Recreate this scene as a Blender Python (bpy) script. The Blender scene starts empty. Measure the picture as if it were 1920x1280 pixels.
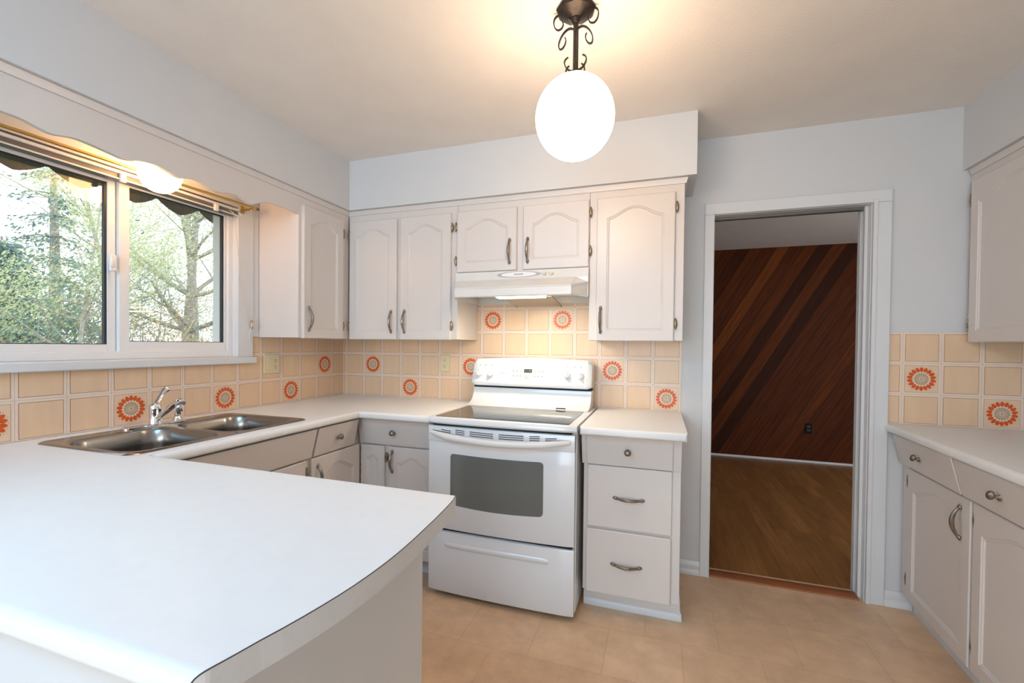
import bpy, math, random
from mathutils import Vector, Matrix

# ------------------------------------------------------------------ camera, world, lights, exposure
S = bpy.context.scene
COL = S.collection
random.seed(7)
PI = math.pi

cam_d = bpy.data.cameras.new('camera')
cam = bpy.data.objects.new('camera', cam_d)
COL.objects.link(cam)
cam_d.sensor_width = 36.0
cam_d.lens = 847.624 / 1920 * 36.0
cam_d.shift_x = 16.16 / 1920
cam_d.shift_y = 18.71 / 1920
cam_d.clip_start = 0.02
YAW, PIT, ROL = math.radians(-19.103), math.radians(-0.7726), math.radians(0.5978)
fw = Vector((math.sin(YAW) * math.cos(PIT), math.cos(YAW) * math.cos(PIT), math.sin(PIT)))
r0 = Vector((math.cos(YAW), -math.sin(YAW), 0))
u0 = r0.cross(fw)
rt = math.cos(ROL) * r0 + math.sin(ROL) * u0
up = -math.sin(ROL) * r0 + math.cos(ROL) * u0
M = Matrix((rt, up, -fw)).transposed().to_4x4()
M.translation = Vector((2.2053, -2.7595, 1.2829))
cam.matrix_world = M
S.camera = cam
CAM = M.translation.copy()

S.view_settings.view_transform = 'Standard'
S.view_settings.look = 'None'
S.view_settings.gamma = 1
S.view_settings.exposure = 0.26
S.view_settings.use_curve_mapping = False

world = bpy.data.worlds.new('overcast_sky')
S.world = world
world.use_nodes = True
wn = world.node_tree
bg = wn.nodes['Background']
tc = wn.nodes.new('ShaderNodeTexCoord')
sx = wn.nodes.new('ShaderNodeSeparateXYZ')
wr = wn.nodes.new('ShaderNodeValToRGB')
wn.links.new(tc.outputs['Generated'], sx.inputs[0])
wn.links.new(sx.outputs['Z'], wr.inputs[0])
wr.color_ramp.elements[0].color = (0.90, 0.95, 1.0, 1)
wr.color_ramp.elements[1].color = (0.80, 0.89, 1.0, 1)
wn.links.new(wr.outputs[0], bg.inputs['Color'])
bg.inputs['Strength'].default_value = 2.1


def area_light(name, loc, aim, sx_, sy_, power, color):
    d = bpy.data.lights.new(name, 'AREA')
    d.shape = 'RECTANGLE'
    d.size, d.size_y = sx_, sy_
    d.energy = power
    d.color = color
    o = bpy.data.objects.new(name, d)
    COL.objects.link(o)
    o.location = loc
    o.rotation_euler = (Vector(aim) - Vector(loc)).to_track_quat('-Z', 'Y').to_euler()
    return o


# inferred daylight: patio door behind the camera, next room's window; plus added cool fill
area_light('patio_door_daylight', (1.5, -6.60, 1.35), (1.3, -1.6, 1.1), 2.6, 1.9, 60, (0.78, 0.90, 1.0))
area_light('overhead_cool_fill', (1.1, -3.15, 2.37), (1.15, -2.35, 0.6), 1.0, 0.7, 25, (0.26, 0.62, 1.0))  # added cool fill for worktop and range; the ceiling has no skylight
area_light('next_room_window_daylight', (5.3, 1.9, 1.6), (3.0, 1.9, 1.0), 1.6, 1.2, 2.4, (1.0, 0.92, 0.84))
area_light('range_hood_bulb', (1.49, -0.40, 1.515), (1.49, -0.36, 0.0), 0.24, 0.10, 3.3, (1.0, 0.86, 0.64))

PENDANT_EMIT = 16.0
VALANCE_EMIT = 17.0


# ------------------------------------------------------------------ materials
MAT = {}


def nmat(name):
    m = bpy.data.materials.new(name)
    m.use_nodes = True
    nt = m.node_tree
    b = nt.nodes['Principled BSDF']
    MAT[name] = m
    return m, nt, b


def rgb(c):
    return (c[0], c[1], c[2], 1)


def N(nt, t, **kw):
    n = nt.nodes.new(t)
    for k, v in kw.items():
        setattr(n, k, v)
    return n


def coords(nt, scale=(1, 1, 1), rot=(0, 0, 0), loc=(0, 0, 0)):
    t = N(nt, 'ShaderNodeTexCoord')
    mp = N(nt, 'ShaderNodeMapping')
    mp.inputs['Scale'].default_value = scale
    mp.inputs['Rotation'].default_value = rot
    mp.inputs['Location'].default_value = loc
    nt.links.new(t.outputs['Object'], mp.inputs[0])
    return mp


def simple(name, c, rough=0.5, metal=0.0, var=0.04, nscale=6.0, bump=0.0, bscale=60.0, spec=None, stretch=(1, 1, 1), coat=0.0):
    m, nt, b = nmat(name)
    mp = coords(nt, stretch)
    nz = N(nt, 'ShaderNodeTexNoise')
    nz.inputs['Scale'].default_value = nscale
    nz.inputs['Detail'].default_value = 4
    nt.links.new(mp.outputs[0], nz.inputs['Vector'])
    rp = N(nt, 'ShaderNodeValToRGB')
    rp.color_ramp.elements[0].position = 0.3
    rp.color_ramp.elements[1].position = 0.7
    rp.color_ramp.elements[0].color = rgb([x * (1 - var) for x in c])
    rp.color_ramp.elements[1].color = rgb([min(1, x * (1 + var)) for x in c])
    nt.links.new(nz.outputs['Fac'], rp.inputs[0])
    nt.links.new(rp.outputs[0], b.inputs['Base Color'])
    b.inputs['Roughness'].default_value = rough
    b.inputs['Metallic'].default_value = metal
    if coat:
        b.inputs['Coat Weight'].default_value = coat
    if spec is not None:
        b.inputs['Specular IOR Level'].default_value = spec
    if bump:
        n2 = N(nt, 'ShaderNodeTexNoise')
        n2.inputs['Scale'].default_value = bscale
        n2.inputs['Detail'].default_value = 3
        nt.links.new(mp.outputs[0], n2.inputs['Vector'])
        bp = N(nt, 'ShaderNodeBump')
        bp.inputs['Strength'].default_value = bump
        bp.inputs['Distance'].default_value = 0.003
        nt.links.new(n2.outputs['Fac'], bp.inputs['Height'])
        nt.links.new(bp.outputs[0], b.inputs['Normal'])
    return m


simple('wall_paint', (0.625, 0.632, 0.64), 0.55, var=0.012, bump=0.05, bscale=120)
simple('ceiling_paint', (0.83, 0.785, 0.735), 0.8, var=0.02, bump=0.35, bscale=160)
simple('trim_paint', (0.68, 0.69, 0.70), 0.35, var=0.01)
simple('cabinet_paint', (0.67, 0.622, 0.588), 0.34, var=0.012, bump=0.06, bscale=90, stretch=(1, 1, 0.12))
simple('laminate', (0.82, 0.825, 0.825), 0.38, var=0.012, nscale=30, bump=0.05, bscale=350)
simple('laminate_edge', (0.70, 0.71, 0.72), 0.4, var=0.02, nscale=120)
simple('dark_line', (0.05, 0.05, 0.055), 0.6)
simple('shadow_gap', (0.012, 0.012, 0.013), 0.8)
simple('white_enamel', (0.77, 0.785, 0.80), 0.18, var=0.006, coat=0.3)
simple('hood_enamel', (0.70, 0.69, 0.665), 0.22, var=0.03, nscale=9, coat=0.3)
simple('white_plastic', (0.80, 0.80, 0.79), 0.3, var=0.01)
simple('vinyl_white', (0.80, 0.80, 0.80), 0.32, var=0.01)
simple('pale_print', (0.22, 0.22, 0.23), 0.5)
simple('oval_grey', (0.40, 0.40, 0.40), 0.4)
simple('almond_plastic', (0.70, 0.60, 0.38), 0.35, var=0.02)
simple('pewter', (0.27, 0.235, 0.20), 0.36, 0.9, var=0.25, nscale=60)
simple('antique_bronze', (0.30, 0.235, 0.155), 0.35, 0.9, var=0.3, nscale=80)
simple('black_iron', (0.030, 0.024, 0.020), 0.38, 0.55, var=0.3, nscale=50, bump=0.2, bscale=120)
simple('brass', (0.62, 0.43, 0.14), 0.28, 1.0, var=0.1)
simple('chrome', (0.82, 0.82, 0.83), 0.07, 1.0, var=0.01)
simple('stainless', (0.30, 0.285, 0.27), 0.22, 1.0, var=0.05, nscale=40, stretch=(1, 14, 1))
simple('filter_metal', (0.36, 0.34, 0.31), 0.42, 0.85, var=0.15, nscale=150)
simple('cooktop_glass', (0.045, 0.040, 0.036), 0.07, var=0.05, spec=1.0)
simple('oven_glass', (0.15, 0.16, 0.15), 0.10, var=0.08, nscale=3, spec=0.8)
simple('black_plastic', (0.012, 0.012, 0.012), 0.7, spec=0.1)
simple('lcd', (0.035, 0.040, 0.018), 0.25)
simple('lcd_digit', (0.20, 0.26, 0.10), 0.4)
simple('rubber_black', (0.015, 0.015, 0.018), 0.5)
simple('headrail_grey', (0.15, 0.145, 0.14), 0.4)
simple('cord_beige', (0.62, 0.47, 0.33), 0.7)
simple('tile_border', (0.82, 0.655, 0.525), 0.32, var=0.03, nscale=30)
simple('tile_cream', (0.765, 0.54, 0.35), 0.30, var=0.035, nscale=25, stretch=(1, 1, 0.2))
simple('tile_cream_pale', (0.79, 0.565, 0.385), 0.30, var=0.03, nscale=25)
simple('tile_outline', (0.30, 0.125, 0.055), 0.4, var=0.15)
simple('tile_seam', (0.56, 0.475, 0.42), 0.5, var=0.1)
simple('petal_orange', (0.68, 0.095, 0.012), 0.35, var=0.12, nscale=120)
simple('petal_taupe', (0.36, 0.27, 0.20), 0.4, var=0.1, nscale=120)
simple('petal_ring', (0.82, 0.62, 0.42), 0.35)
simple('threshold_copper', (0.33, 0.115, 0.045), 0.4, var=0.15)
simple('cord_white', (0.80, 0.78, 0.74), 0.6)
simple('wood_cleat', (0.40, 0.27, 0.13), 0.5, var=0.2)
simple('canvas_olive', (0.125, 0.122, 0.098), 0.9, var=0.15, nscale=90, stretch=(1, 1, 0.06))
simple('siding', (0.55, 0.55, 0.53), 0.7)
simple('bark_grey', (0.36, 0.33, 0.29), 0.9, var=0.3, nscale=20)
simple('bark_pale', (0.42, 0.38, 0.33), 0.9, var=0.25, nscale=20)
simple('lawn', (0.10, 0.15, 0.05), 0.95, var=0.3, nscale=2)
simple('canopy_wood', (0.24, 0.095, 0.030), 0.3, var=0.2, nscale=20, coat=0.3)


def emit(name, c, strength):
    m, nt, b = nmat(name)
    b.inputs['Base Color'].default_value = (0.9, 0.88, 0.84, 1)
    b.inputs['Roughness'].default_value = 0.3
    nz = N(nt, 'ShaderNodeTexNoise')
    nz.inputs['Scale'].default_value = 3
    mx = N(nt, 'ShaderNodeMix', data_type='RGBA')
    mx.inputs[6].default_value = rgb(c)
    mx.inputs[7].default_value = rgb([x * 0.97 for x in c])
    nt.links.new(nz.outputs['Fac'], mx.inputs[0])
    nt.links.new(mx.outputs[2], b.inputs['Emission Color'])
    b.inputs['Emission Strength'].default_value = strength
    return m


emit('globe_glow', (1.0, 0.70, 0.46), PENDANT_EMIT)
emit('globe_glow_window', (1.0, 0.54, 0.23), VALANCE_EMIT)
emit('hood_lens', (1.0, 0.88, 0.68), 5.0)


def glass_mat():
    m, nt, b = nmat('window_glass')
    nt.nodes.remove(b)
    out = nt.nodes['Material Output']
    tr = N(nt, 'ShaderNodeBsdfTransparent')
    tr.inputs[0].default_value = (0.96, 0.98, 0.97, 1)
    gl = N(nt, 'ShaderNodeBsdfGlossy')
    gl.inputs['Roughness'].default_value = 0.012
    fr = N(nt, 'ShaderNodeFresnel')
    fr.inputs['IOR'].default_value = 1.5
    mx = N(nt, 'ShaderNodeMixShader')
    nt.links.new(fr.outputs[0], mx.inputs[0])
    nt.links.new(tr.outputs[0], mx.inputs[1])
    nt.links.new(gl.outputs[0], mx.inputs[2])
    nt.links.new(mx.outputs[0], out.inputs[0])


glass_mat()


def vinyl_floor():
    m, nt, b = nmat('vinyl_floor')
    mp = coords(nt, (1, 1, 1), (0, 0, 0), (0.13, 0.06, 0))
    br = N(nt, 'ShaderNodeTexBrick')
    br.offset = 0.5
    br.inputs['Scale'].default_value = 1.0
    br.inputs['Brick Width'].default_value = 0.305
    br.inputs['Row Height'].default_value = 0.305
    br.inputs['Mortar Size'].default_value = 0.0022
    br.inputs['Mortar Smooth'].default_value = 0.3
    br.inputs['Color1'].default_value = (0.80, 0.56, 0.36, 1)
    br.inputs['Color2'].default_value = (0.72, 0.495, 0.315, 1)
    br.inputs['Mortar'].default_value = (0.66, 0.45, 0.285, 1)
    nt.links.new(mp.outputs[0], br.inputs['Vector'])
    nz = N(nt, 'ShaderNodeTexNoise')
    nz.inputs['Scale'].default_value = 9
    nz.inputs['Detail'].default_value = 8
    nz.inputs['Roughness'].default_value = 0.65
    nt.links.new(mp.outputs[0], nz.inputs['Vector'])
    rp = N(nt, 'ShaderNodeValToRGB')
    rp.color_ramp.elements[0].position = 0.33
    rp.color_ramp.elements[0].color = (0.86, 0.85, 0.84, 1)
    rp.color_ramp.elements[1].position = 0.68
    rp.color_ramp.elements[1].color = (1.07, 1.07, 1.07, 1)
    nt.links.new(nz.outputs['Fac'], rp.inputs[0])
    mx = N(nt, 'ShaderNodeMix', data_type='RGBA', blend_type='MULTIPLY')
    mx.inputs[0].default_value = 1
    nt.links.new(br.outputs['Color'], mx.inputs[6])
    nt.links.new(rp.outputs[0], mx.inputs[7])
    nt.links.new(mx.outputs[2], b.inputs['Base Color'])
    b.inputs['Roughness'].default_value = 0.42
    bp = N(nt, 'ShaderNodeBump')
    bp.inputs['Strength'].default_value = 0.08
    bp.inputs['Distance'].default_value = 0.002
    nt.links.new(nz.outputs['Fac'], bp.inputs['Height'])
    nt.links.new(bp.outputs[0], b.inputs['Normal'])


vinyl_floor()


def plank_floor():
    m, nt, b = nmat('laminate_planks')
    mp = coords(nt, (1, 1, 1), (0, 0, PI / 2))
    br = N(nt, 'ShaderNodeTexBrick')
    br.offset = 0.37
    br.inputs['Scale'].default_value = 1.0
    br.inputs['Brick Width'].default_value = 0.9
    br.inputs['Row Height'].default_value = 0.085
    br.inputs['Mortar Size'].default_value = 0.0008
    br.inputs['Color1'].default_value = (0.36, 0.165, 0.055, 1)
    br.inputs['Color2'].default_value = (0.26, 0.115, 0.036, 1)
    br.inputs['Mortar'].default_value = (0.15, 0.065, 0.022, 1)
    nt.links.new(mp.outputs[0], br.inputs['Vector'])
    m2 = coords(nt, (26, 2.2, 1))
    nz = N(nt, 'ShaderNodeTexNoise')
    nz.inputs['Scale'].default_value = 1.5
    nz.inputs['Detail'].default_value = 6
    nt.links.new(m2.outputs[0], nz.inputs['Vector'])
    rp = N(nt, 'ShaderNodeValToRGB')
    rp.color_ramp.elements[0].position = 0.3
    rp.color_ramp.elements[0].color = (0.72, 0.72, 0.72, 1)
    rp.color_ramp.elements[1].position = 0.7
    rp.color_ramp.elements[1].color = (1.15, 1.15, 1.15, 1)
    nt.links.new(nz.outputs['Fac'], rp.inputs[0])
    mx = N(nt, 'ShaderNodeMix', data_type='RGBA', blend_type='MULTIPLY')
    mx.inputs[0].default_value = 1
    nt.links.new(br.outputs['Color'], mx.inputs[6])
    nt.links.new(rp.outputs[0], mx.inputs[7])
    nt.links.new(mx.outputs[2], b.inputs['Base Color'])
    b.inputs['Roughness'].default_value = 0.38


plank_floor()


def cedar():
    """diagonal tongue-and-groove cedar boards, 60 degrees, each board its own tone"""
    m, nt, b = nmat('cedar_boards')
    ang = math.radians(60)
    W = 0.118
    t = N(nt, 'ShaderNodeTexCoord')
    sp = N(nt, 'ShaderNodeSeparateXYZ')
    nt.links.new(t.outputs['Object'], sp.inputs[0])

    def mth(op, a, bb=None):
        n = N(nt, 'ShaderNodeMath', operation=op)
        for i, v in enumerate((a, bb)):
            if v is None:
                continue
            if isinstance(v, (int, float)):
                n.inputs[i].default_value = v
            else:
                nt.links.new(v, n.inputs[i])
        return n.outputs[0]
    X, Z = sp.outputs['X'], sp.outputs['Z']
    across = mth('SUBTRACT', mth('MULTIPLY', X, math.sin(ang)), mth('MULTIPLY', Z, math.cos(ang)))
    along = mth('ADD', mth('MULTIPLY', X, math.cos(ang)), mth('MULTIPLY', Z, math.sin(ang)))
    q = mth('DIVIDE', across, W)
    cell = mth('FLOOR', q)
    fr = mth('FRACT', q)
    wn_ = N(nt, 'ShaderNodeTexWhiteNoise', noise_dimensions='1D')
    nt.links.new(cell, wn_.inputs['W'])
    rp = N(nt, 'ShaderNodeValToRGB')
    e = rp.color_ramp.elements
    e[0].position, e[0].color = 0.0, (0.042, 0.009, 0.0015, 1)
    e[1].position, e[1].color = 1.0, (0.190, 0.050, 0.006, 1)
    e2 = e.new(0.22)
    e2.color = (0.082, 0.0175, 0.0025, 1)
    e3 = e.new(0.84)
    e3.color = (0.112, 0.026, 0.003, 1)
    nt.links.new(wn_.outputs['Value'], rp.inputs[0])
    cb = N(nt, 'ShaderNodeCombineXYZ')
    nt.links.new(mth('MULTIPLY', across, 60.0), cb.inputs[0])
    nt.links.new(mth('MULTIPLY', along, 3.0), cb.inputs[1])
    nt.links.new(mth('MULTIPLY', cell, 3.7), cb.inputs[2])
    nz = N(nt, 'ShaderNodeTexNoise')
    nz.inputs['Scale'].default_value = 1.0
    nz.inputs['Detail'].default_value = 6
    nt.links.new(cb.outputs[0], nz.inputs['Vector'])
    r2 = N(nt, 'ShaderNodeValToRGB')
    r2.color_ramp.elements[0].position = 0.3
    r2.color_ramp.elements[0].color = (0.62, 0.62, 0.62, 1)
    r2.color_ramp.elements[1].position = 0.7
    r2.color_ramp.elements[1].color = (1.2, 1.2, 1.2, 1)
    nt.links.new(nz.outputs['Fac'], r2.inputs[0])
    mx = N(nt, 'ShaderNodeMix', data_type='RGBA', blend_type='MULTIPLY')
    mx.inputs[0].default_value = 1
    nt.links.new(rp.outputs[0], mx.inputs[6])
    nt.links.new(r2.outputs[0], mx.inputs[7])
    g = mth('LESS_THAN', mth('MINIMUM', fr, mth('SUBTRACT', 1.0, fr)), 0.022)
    m3 = N(nt, 'ShaderNodeMix', data_type='RGBA')
    nt.links.new(g, m3.inputs[0])
    nt.links.new(mx.outputs[2], m3.inputs[6])
    m3.inputs[7].default_value = (0.02, 0.008, 0.005, 1)
    nt.links.new(m3.outputs[2], b.inputs['Base Color'])
    b.inputs['Roughness'].default_value = 0.6
    b.inputs['Specular IOR Level'].default_value = 0.12


cedar()


def leaf_mat(name, c1, c2, trans=0.45):
    m, nt, b = nmat(name)
    t = N(nt, 'ShaderNodeTexCoord')
    nz = N(nt, 'ShaderNodeTexNoise')
    nz.inputs['Scale'].default_value = 2.3
    nz.inputs['Detail'].default_value = 5
    nz.inputs['Roughness'].default_value = 0.8
    nt.links.new(t.outputs['Object'], nz.inputs['Vector'])
    rp = N(nt, 'ShaderNodeValToRGB')
    rp.color_ramp.elements[0].position = 0.35
    rp.color_ramp.elements[0].color = rgb(c1)
    rp.color_ramp.elements[1].position = 0.65
    rp.color_ramp.elements[1].color = rgb(c2)
    nt.links.new(nz.outputs['Fac'], rp.inputs[0])
    nt.links.new(rp.outputs[0], b.inputs['Base Color'])
    b.inputs['Roughness'].default_value = 0.55
    tl = N(nt, 'ShaderNodeBsdfTranslucent')
    nt.links.new(rp.outputs[0], tl.inputs[0])
    mx = N(nt, 'ShaderNodeMixShader')
    mx.inputs[0].default_value = trans
    nt.links.new(b.outputs[0], mx.inputs[1])
    nt.links.new(tl.outputs[0], mx.inputs[2])
    nt.links.new(mx.outputs[0], nt.nodes['Material Output'].inputs[0])


leaf_mat('leaf_light', (0.46, 0.55, 0.27), (0.80, 0.80, 0.48))
leaf_mat('leaf_grey', (0.50, 0.56, 0.40), (0.78, 0.80, 0.62))
leaf_mat('leaf_dark', (0.15, 0.25, 0.20), (0.32, 0.44, 0.34), 0.2)
leaf_mat('leaf_conifer', (0.16, 0.27, 0.27), (0.32, 0.44, 0.41), 0.2)
leaf_mat('leaf_autumn', (0.62, 0.46, 0.22), (0.85, 0.66, 0.36))


# ------------------------------------------------------------------ mesh helpers
class MB:
    def __init__(s):
        s.v, s.f, s.m = [], [], []

    def add(s, verts, faces, mi=0):
        o = len(s.v)
        s.v += [tuple(p) for p in verts]
        s.f += [tuple(o + i for i in f) for f in faces]
        s.m += [mi] * len(faces)
        return s

    def box(s, x0, x1, y0, y1, z0, z1, mi=0):
        if x0 > x1: x0, x1 = x1, x0
        if y0 > y1: y0, y1 = y1, y0
        if z0 > z1: z0, z1 = z1, z0
        v = [(x0, y0, z0), (x1, y0, z0), (x1, y1, z0), (x0, y1, z0), (x0, y0, z1), (x1, y0, z1), (x1, y1, z1), (x0, y1, z1)]
        return s.add(v, [(0, 3, 2, 1), (4, 5, 6, 7), (0, 1, 5, 4), (1, 2, 6, 5), (2, 3, 7, 6), (3, 0, 4, 7)], mi)

    def loft(s, loops, closed=True, cap0=True, cap1=True, mi=0):
        n = len(loops[0])
        v = [p for L in loops for p in L]
        f = []
        for k in range(len(loops) - 1):
            for i in range(n if closed else n - 1):
                j = (i + 1) % n
                f.append((k * n + i, k * n + j, (k + 1) * n + j, (k + 1) * n + i))
        if cap0:
            f.append(tuple(range(n - 1, -1, -1)))
        if cap1:
            f.append(tuple((len(loops) - 1) * n + i for i in range(n)))
        return s.add(v, f, mi)

    def tube(s, path, r, n=10, cap=True, mi=0, flat=None):
        P = [Vector(p) for p in path]
        if not hasattr(r, '__len__'):
            r = [r] * len(P)
        loops = []
        T0 = (P[1] - P[0]).normalized()
        a = Vector((0, 0, 1)) if abs(T0.z) < 0.9 else Vector((1, 0, 0))
        nrm = (a - T0 * a.dot(T0)).normalized()
        for i, p in enumerate(P):
            T = (P[min(i + 1, len(P) - 1)] - P[max(i - 1, 0)]).normalized()
            nrm = (nrm - T * nrm.dot(T))
            if nrm.length < 1e-6:
                nrm = T.orthogonal()
            nrm.normalize()
            bn = T.cross(nrm)
            fl = flat or (1, 1)
            loops.append([p + (nrm * math.cos(2 * PI * k / n) * fl[0] + bn * math.sin(2 * PI * k / n) * fl[1]) * r[i] for k in range(n)])
        return s.loft(loops, True, cap, cap, mi)

    def lathe(s, prof, c=(0, 0, 0), axis='z', n=24, mi=0):
        """prof: list of (radius, height along axis)"""
        c = Vector(c)
        loops = []
        for r, h in prof:
            L = []
            for k in range(n):
                a = 2 * PI * k / n
                x, y = max(r, 1e-5) * math.cos(a), max(r, 1e-5) * math.sin(a)
                if axis == 'z':
                    L.append(c + Vector((x, y, h)))
                elif axis == 'y':
                    L.append(c + Vector((x, h, -y)))
                else:
                    L.append(c + Vector((h, x, y)))
            loops.append(L)
        return s.loft(loops, True, True, True, mi)

    def ball(s, c, r, n=16, sc=(1, 1, 1), mi=0):
        loops = []
        for i in range(1, n // 2):
            t = PI * i / (n // 2)
            loops.append([(c[0] + r * sc[0] * math.sin(t) * math.cos(2 * PI * k / n), c[1] + r * sc[1] * math.sin(t) * math.sin(2 * PI * k / n), c[2] - r * sc[2] * math.cos(t)) for k in range(n)])
        o = len(s.v)
        s.loft(loops, True, False, False, mi)
        a = len(s.v)
        s.v.append((c[0], c[1], c[2] - r * sc[2]))
        s.v.append((c[0], c[1], c[2] + r * sc[2]))
        m = len(loops)
        for k in range(n):
            s.f.append((a, o + (k + 1) % n, o + k))
            s.f.append((a + 1, o + (m - 1) * n + k, o + (m - 1) * n + (k + 1) % n))
            s.m += [mi, mi]
        return s

    def prism(s, poly, a0, a1, axis='x', mi=0):
        """poly in the two other axes, in order: x->(y,z), y->(x,z), z->(x,y)"""
        def P(p, a):
            return {'x': (a, p[0], p[1]), 'y': (p[0], a, p[1]), 'z': (p[0], p[1], a)}[axis]
        return s.loft([[P(p, a0) for p in poly], [P(p, a1) for p in poly]], True, True, True, mi)

    def build(s, name, mats, parent=None, bevel=0.0, seg=2, smooth=True, angle=35, loc=None):
        me = bpy.data.meshes.new(name)
        me.from_pydata(s.v, [], s.f)
        if isinstance(mats, str):
            mats = [mats]
        for m in mats:
            me.materials.append(MAT[m])
        me.polygons.foreach_set('material_index', s.m)
        import bmesh
        bm = bmesh.new()
        bm.from_mesh(me)
        bmesh.ops.recalc_face_normals(bm, faces=bm.faces)
        bm.to_mesh(me)
        bm.free()
        if smooth:
            me.polygons.foreach_set('use_smooth', [True] * len(me.polygons))
            me.set_sharp_from_angle(angle=math.radians(angle))
        me.update()
        o = bpy.data.objects.new(name, me)
        COL.objects.link(o)
        if parent is not None:
            o.parent = parent
        if loc is not None:
            o.location = loc
        if bevel:
            b = o.modifiers.new('bevel', 'BEVEL')
            b.width = bevel
            b.segments = seg
            b.limit_method = 'ANGLE'
            b.angle_limit = math.radians(40)
        return o


def tag(o, label=None, cat=None, group=None, kind=None):
    if label: o['label'] = label
    if cat: o['category'] = cat
    if group: o['group'] = group
    if kind: o['kind'] = kind
    return o


def thing(name, label, cat, loc=(0, 0, 0), rz=0.0, group=None):
    o = bpy.data.objects.new(name, None)
    o.empty_display_size = 0.1
    COL.objects.link(o)
    o.location = loc
    o.rotation_euler = (0, 0, rz)
    return tag(o, label, cat, group)


def struct(o):
    o['kind'] = 'structure'
    return o


def sempty(name, loc=(0, 0, 0)):
    o = bpy.data.objects.new(name, None)
    COL.objects.link(o)
    o.location = loc
    return struct(o)


# measured plan (metres); X along the range wall, -Y towards the camera, Z up
CEIL = 2.44
SOFZ = 2.130          # underside of the soffits
CT = 0.914            # worktop height
P_ = 0.1524           # tile pitch
Z2 = 1.0631           # tile row line
A0 = 0.0336           # first tile line on the range wall
XR = 3.90             # right wall
TH = math.atan(0.045) # right-hand base run is not quite square

# ------------------------------------------------------------------ room shell
b = MB().box(-0.02, XR + 0.02, -6.85, 0.115, -0.05, 0.0)
struct(b.build('floor', 'vinyl_floor', smooth=False))
b = MB().box(0.8, 6.0, 0.115, 3.2, -0.05, 0.0)
struct(b.build('floor', 'laminate_planks', smooth=False))
b = MB().box(-0.15, XR + 0.15, -6.85, 0.0, CEIL, CEIL + 0.1)
ceiling = struct(b.build('ceiling', 'ceiling_paint', smooth=False))
MB().box(0.0, 0.325, -3.4, -0.355, SOFZ, CEIL).box(0.0, 2.364, -0.355, 0.0, SOFZ, CEIL).build('soffit', 'wall_paint', ceiling, smooth=False)
MB().box(3.556, XR, -3.4, 0.0, SOFZ + 0.007, CEIL).build('soffit', 'wall_paint', ceiling, smooth=False)
struct(MB().box(0.8, 6.0, 0.115, 3.3, CEIL, CEIL + 0.1).build('ceiling', 'ceiling_paint', smooth=False))

WY0, WY1, WZ0, WZ1 = -2.05, -0.888, 1.205, 2.03     # window opening
wl = MB()
wl.box(-0.15, 0, -6.85, WY0, 0, CEIL).box(-0.15, 0, WY1, 0.115, 0, CEIL)
wl.box(-0.15, 0, WY0, WY1, 0, WZ0).box(-0.15, 0, WY0, WY1, WZ1, CEIL)
struct(wl.build('wall_left', 'wall_paint', smooth=False))
DX0, DX1, DZ = 2.478, 3.206, 2.020                  # doorway
wb = MB()
wb.box(0, DX0, 0, 0.115, 0, CEIL).box(DX1, XR + 0.15, 0, 0.115, 0, CEIL).box(DX0, DX1, 0, 0.115, DZ, CEIL)
struct(wb.build('wall_back', 'wall_paint', smooth=False))
struct(MB().box(XR, XR + 0.15, -6.85, 0, 0, CEIL).build('wall_right', 'wall_paint', smooth=False))
wr_ = MB().box(0, 0.15, -6.85, -6.7, 0, CEIL).box(3.55, XR, -6.85, -6.7, 0, CEIL).box(0.15, 3.55, -6.85, -6.7, 2.34, CEIL).box(0.15, 3.55, -6.85, -6.7, 0, 0.35)
struct(wr_.build('wall_rear', 'wall_paint', smooth=False))
struct(MB().box(0.8, 6.0, 3.17, 3.3, 0, CEIL).build('wall_far', 'cedar_boards', smooth=False))
struct(MB().box(0.7, 0.8, 0.115, 3.3, 0, CEIL).build('wall_far_left', 'wall_paint', smooth=False))
struct(MB().box(6.0, 6.1, 0.115, 3.3, 0, CEIL).build('wall_far_right', 'wall_paint', smooth=False))


# baseboards: moulded profile swept along X on the range wall
def base_profile(y, h=0.078):
    return [(y, 0), (y - 0.014, 0), (y - 0.014, 0.026), (y - 0.010, 0.032), (y - 0.013, 0.050), (y - 0.011, 0.060), (y - 0.006, h - 0.006), (y - 0.005, h), (y, h)]


struct(MB().prism(base_profile(0), 2.33, 2.431, 'x').build('baseboard_back', 'trim_paint'))
struct(MB().prism(base_profile(0), 3.281, 3.398, 'x').build('baseboard_back', 'trim_paint'))
struct(MB().box(0.8, 6.0, 3.158, 3.17, 0, 0.022).build('baseboard_far', 'trim_paint'))

# doorway: casing, jamb with stops, pocket track, threshold strip
dr = sempty('door_1', (2.85, 0, 0))


def ch(mb, name, mat, parent, **k):
    """child mesh whose coordinates are given in the room's frame"""
    o = mb.build(name, mat, parent, **k)
    o.matrix_parent_inverse = (Matrix.Translation(parent.location) @ parent.rotation_euler.to_matrix().to_4x4()).inverted()
    return o


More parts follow.
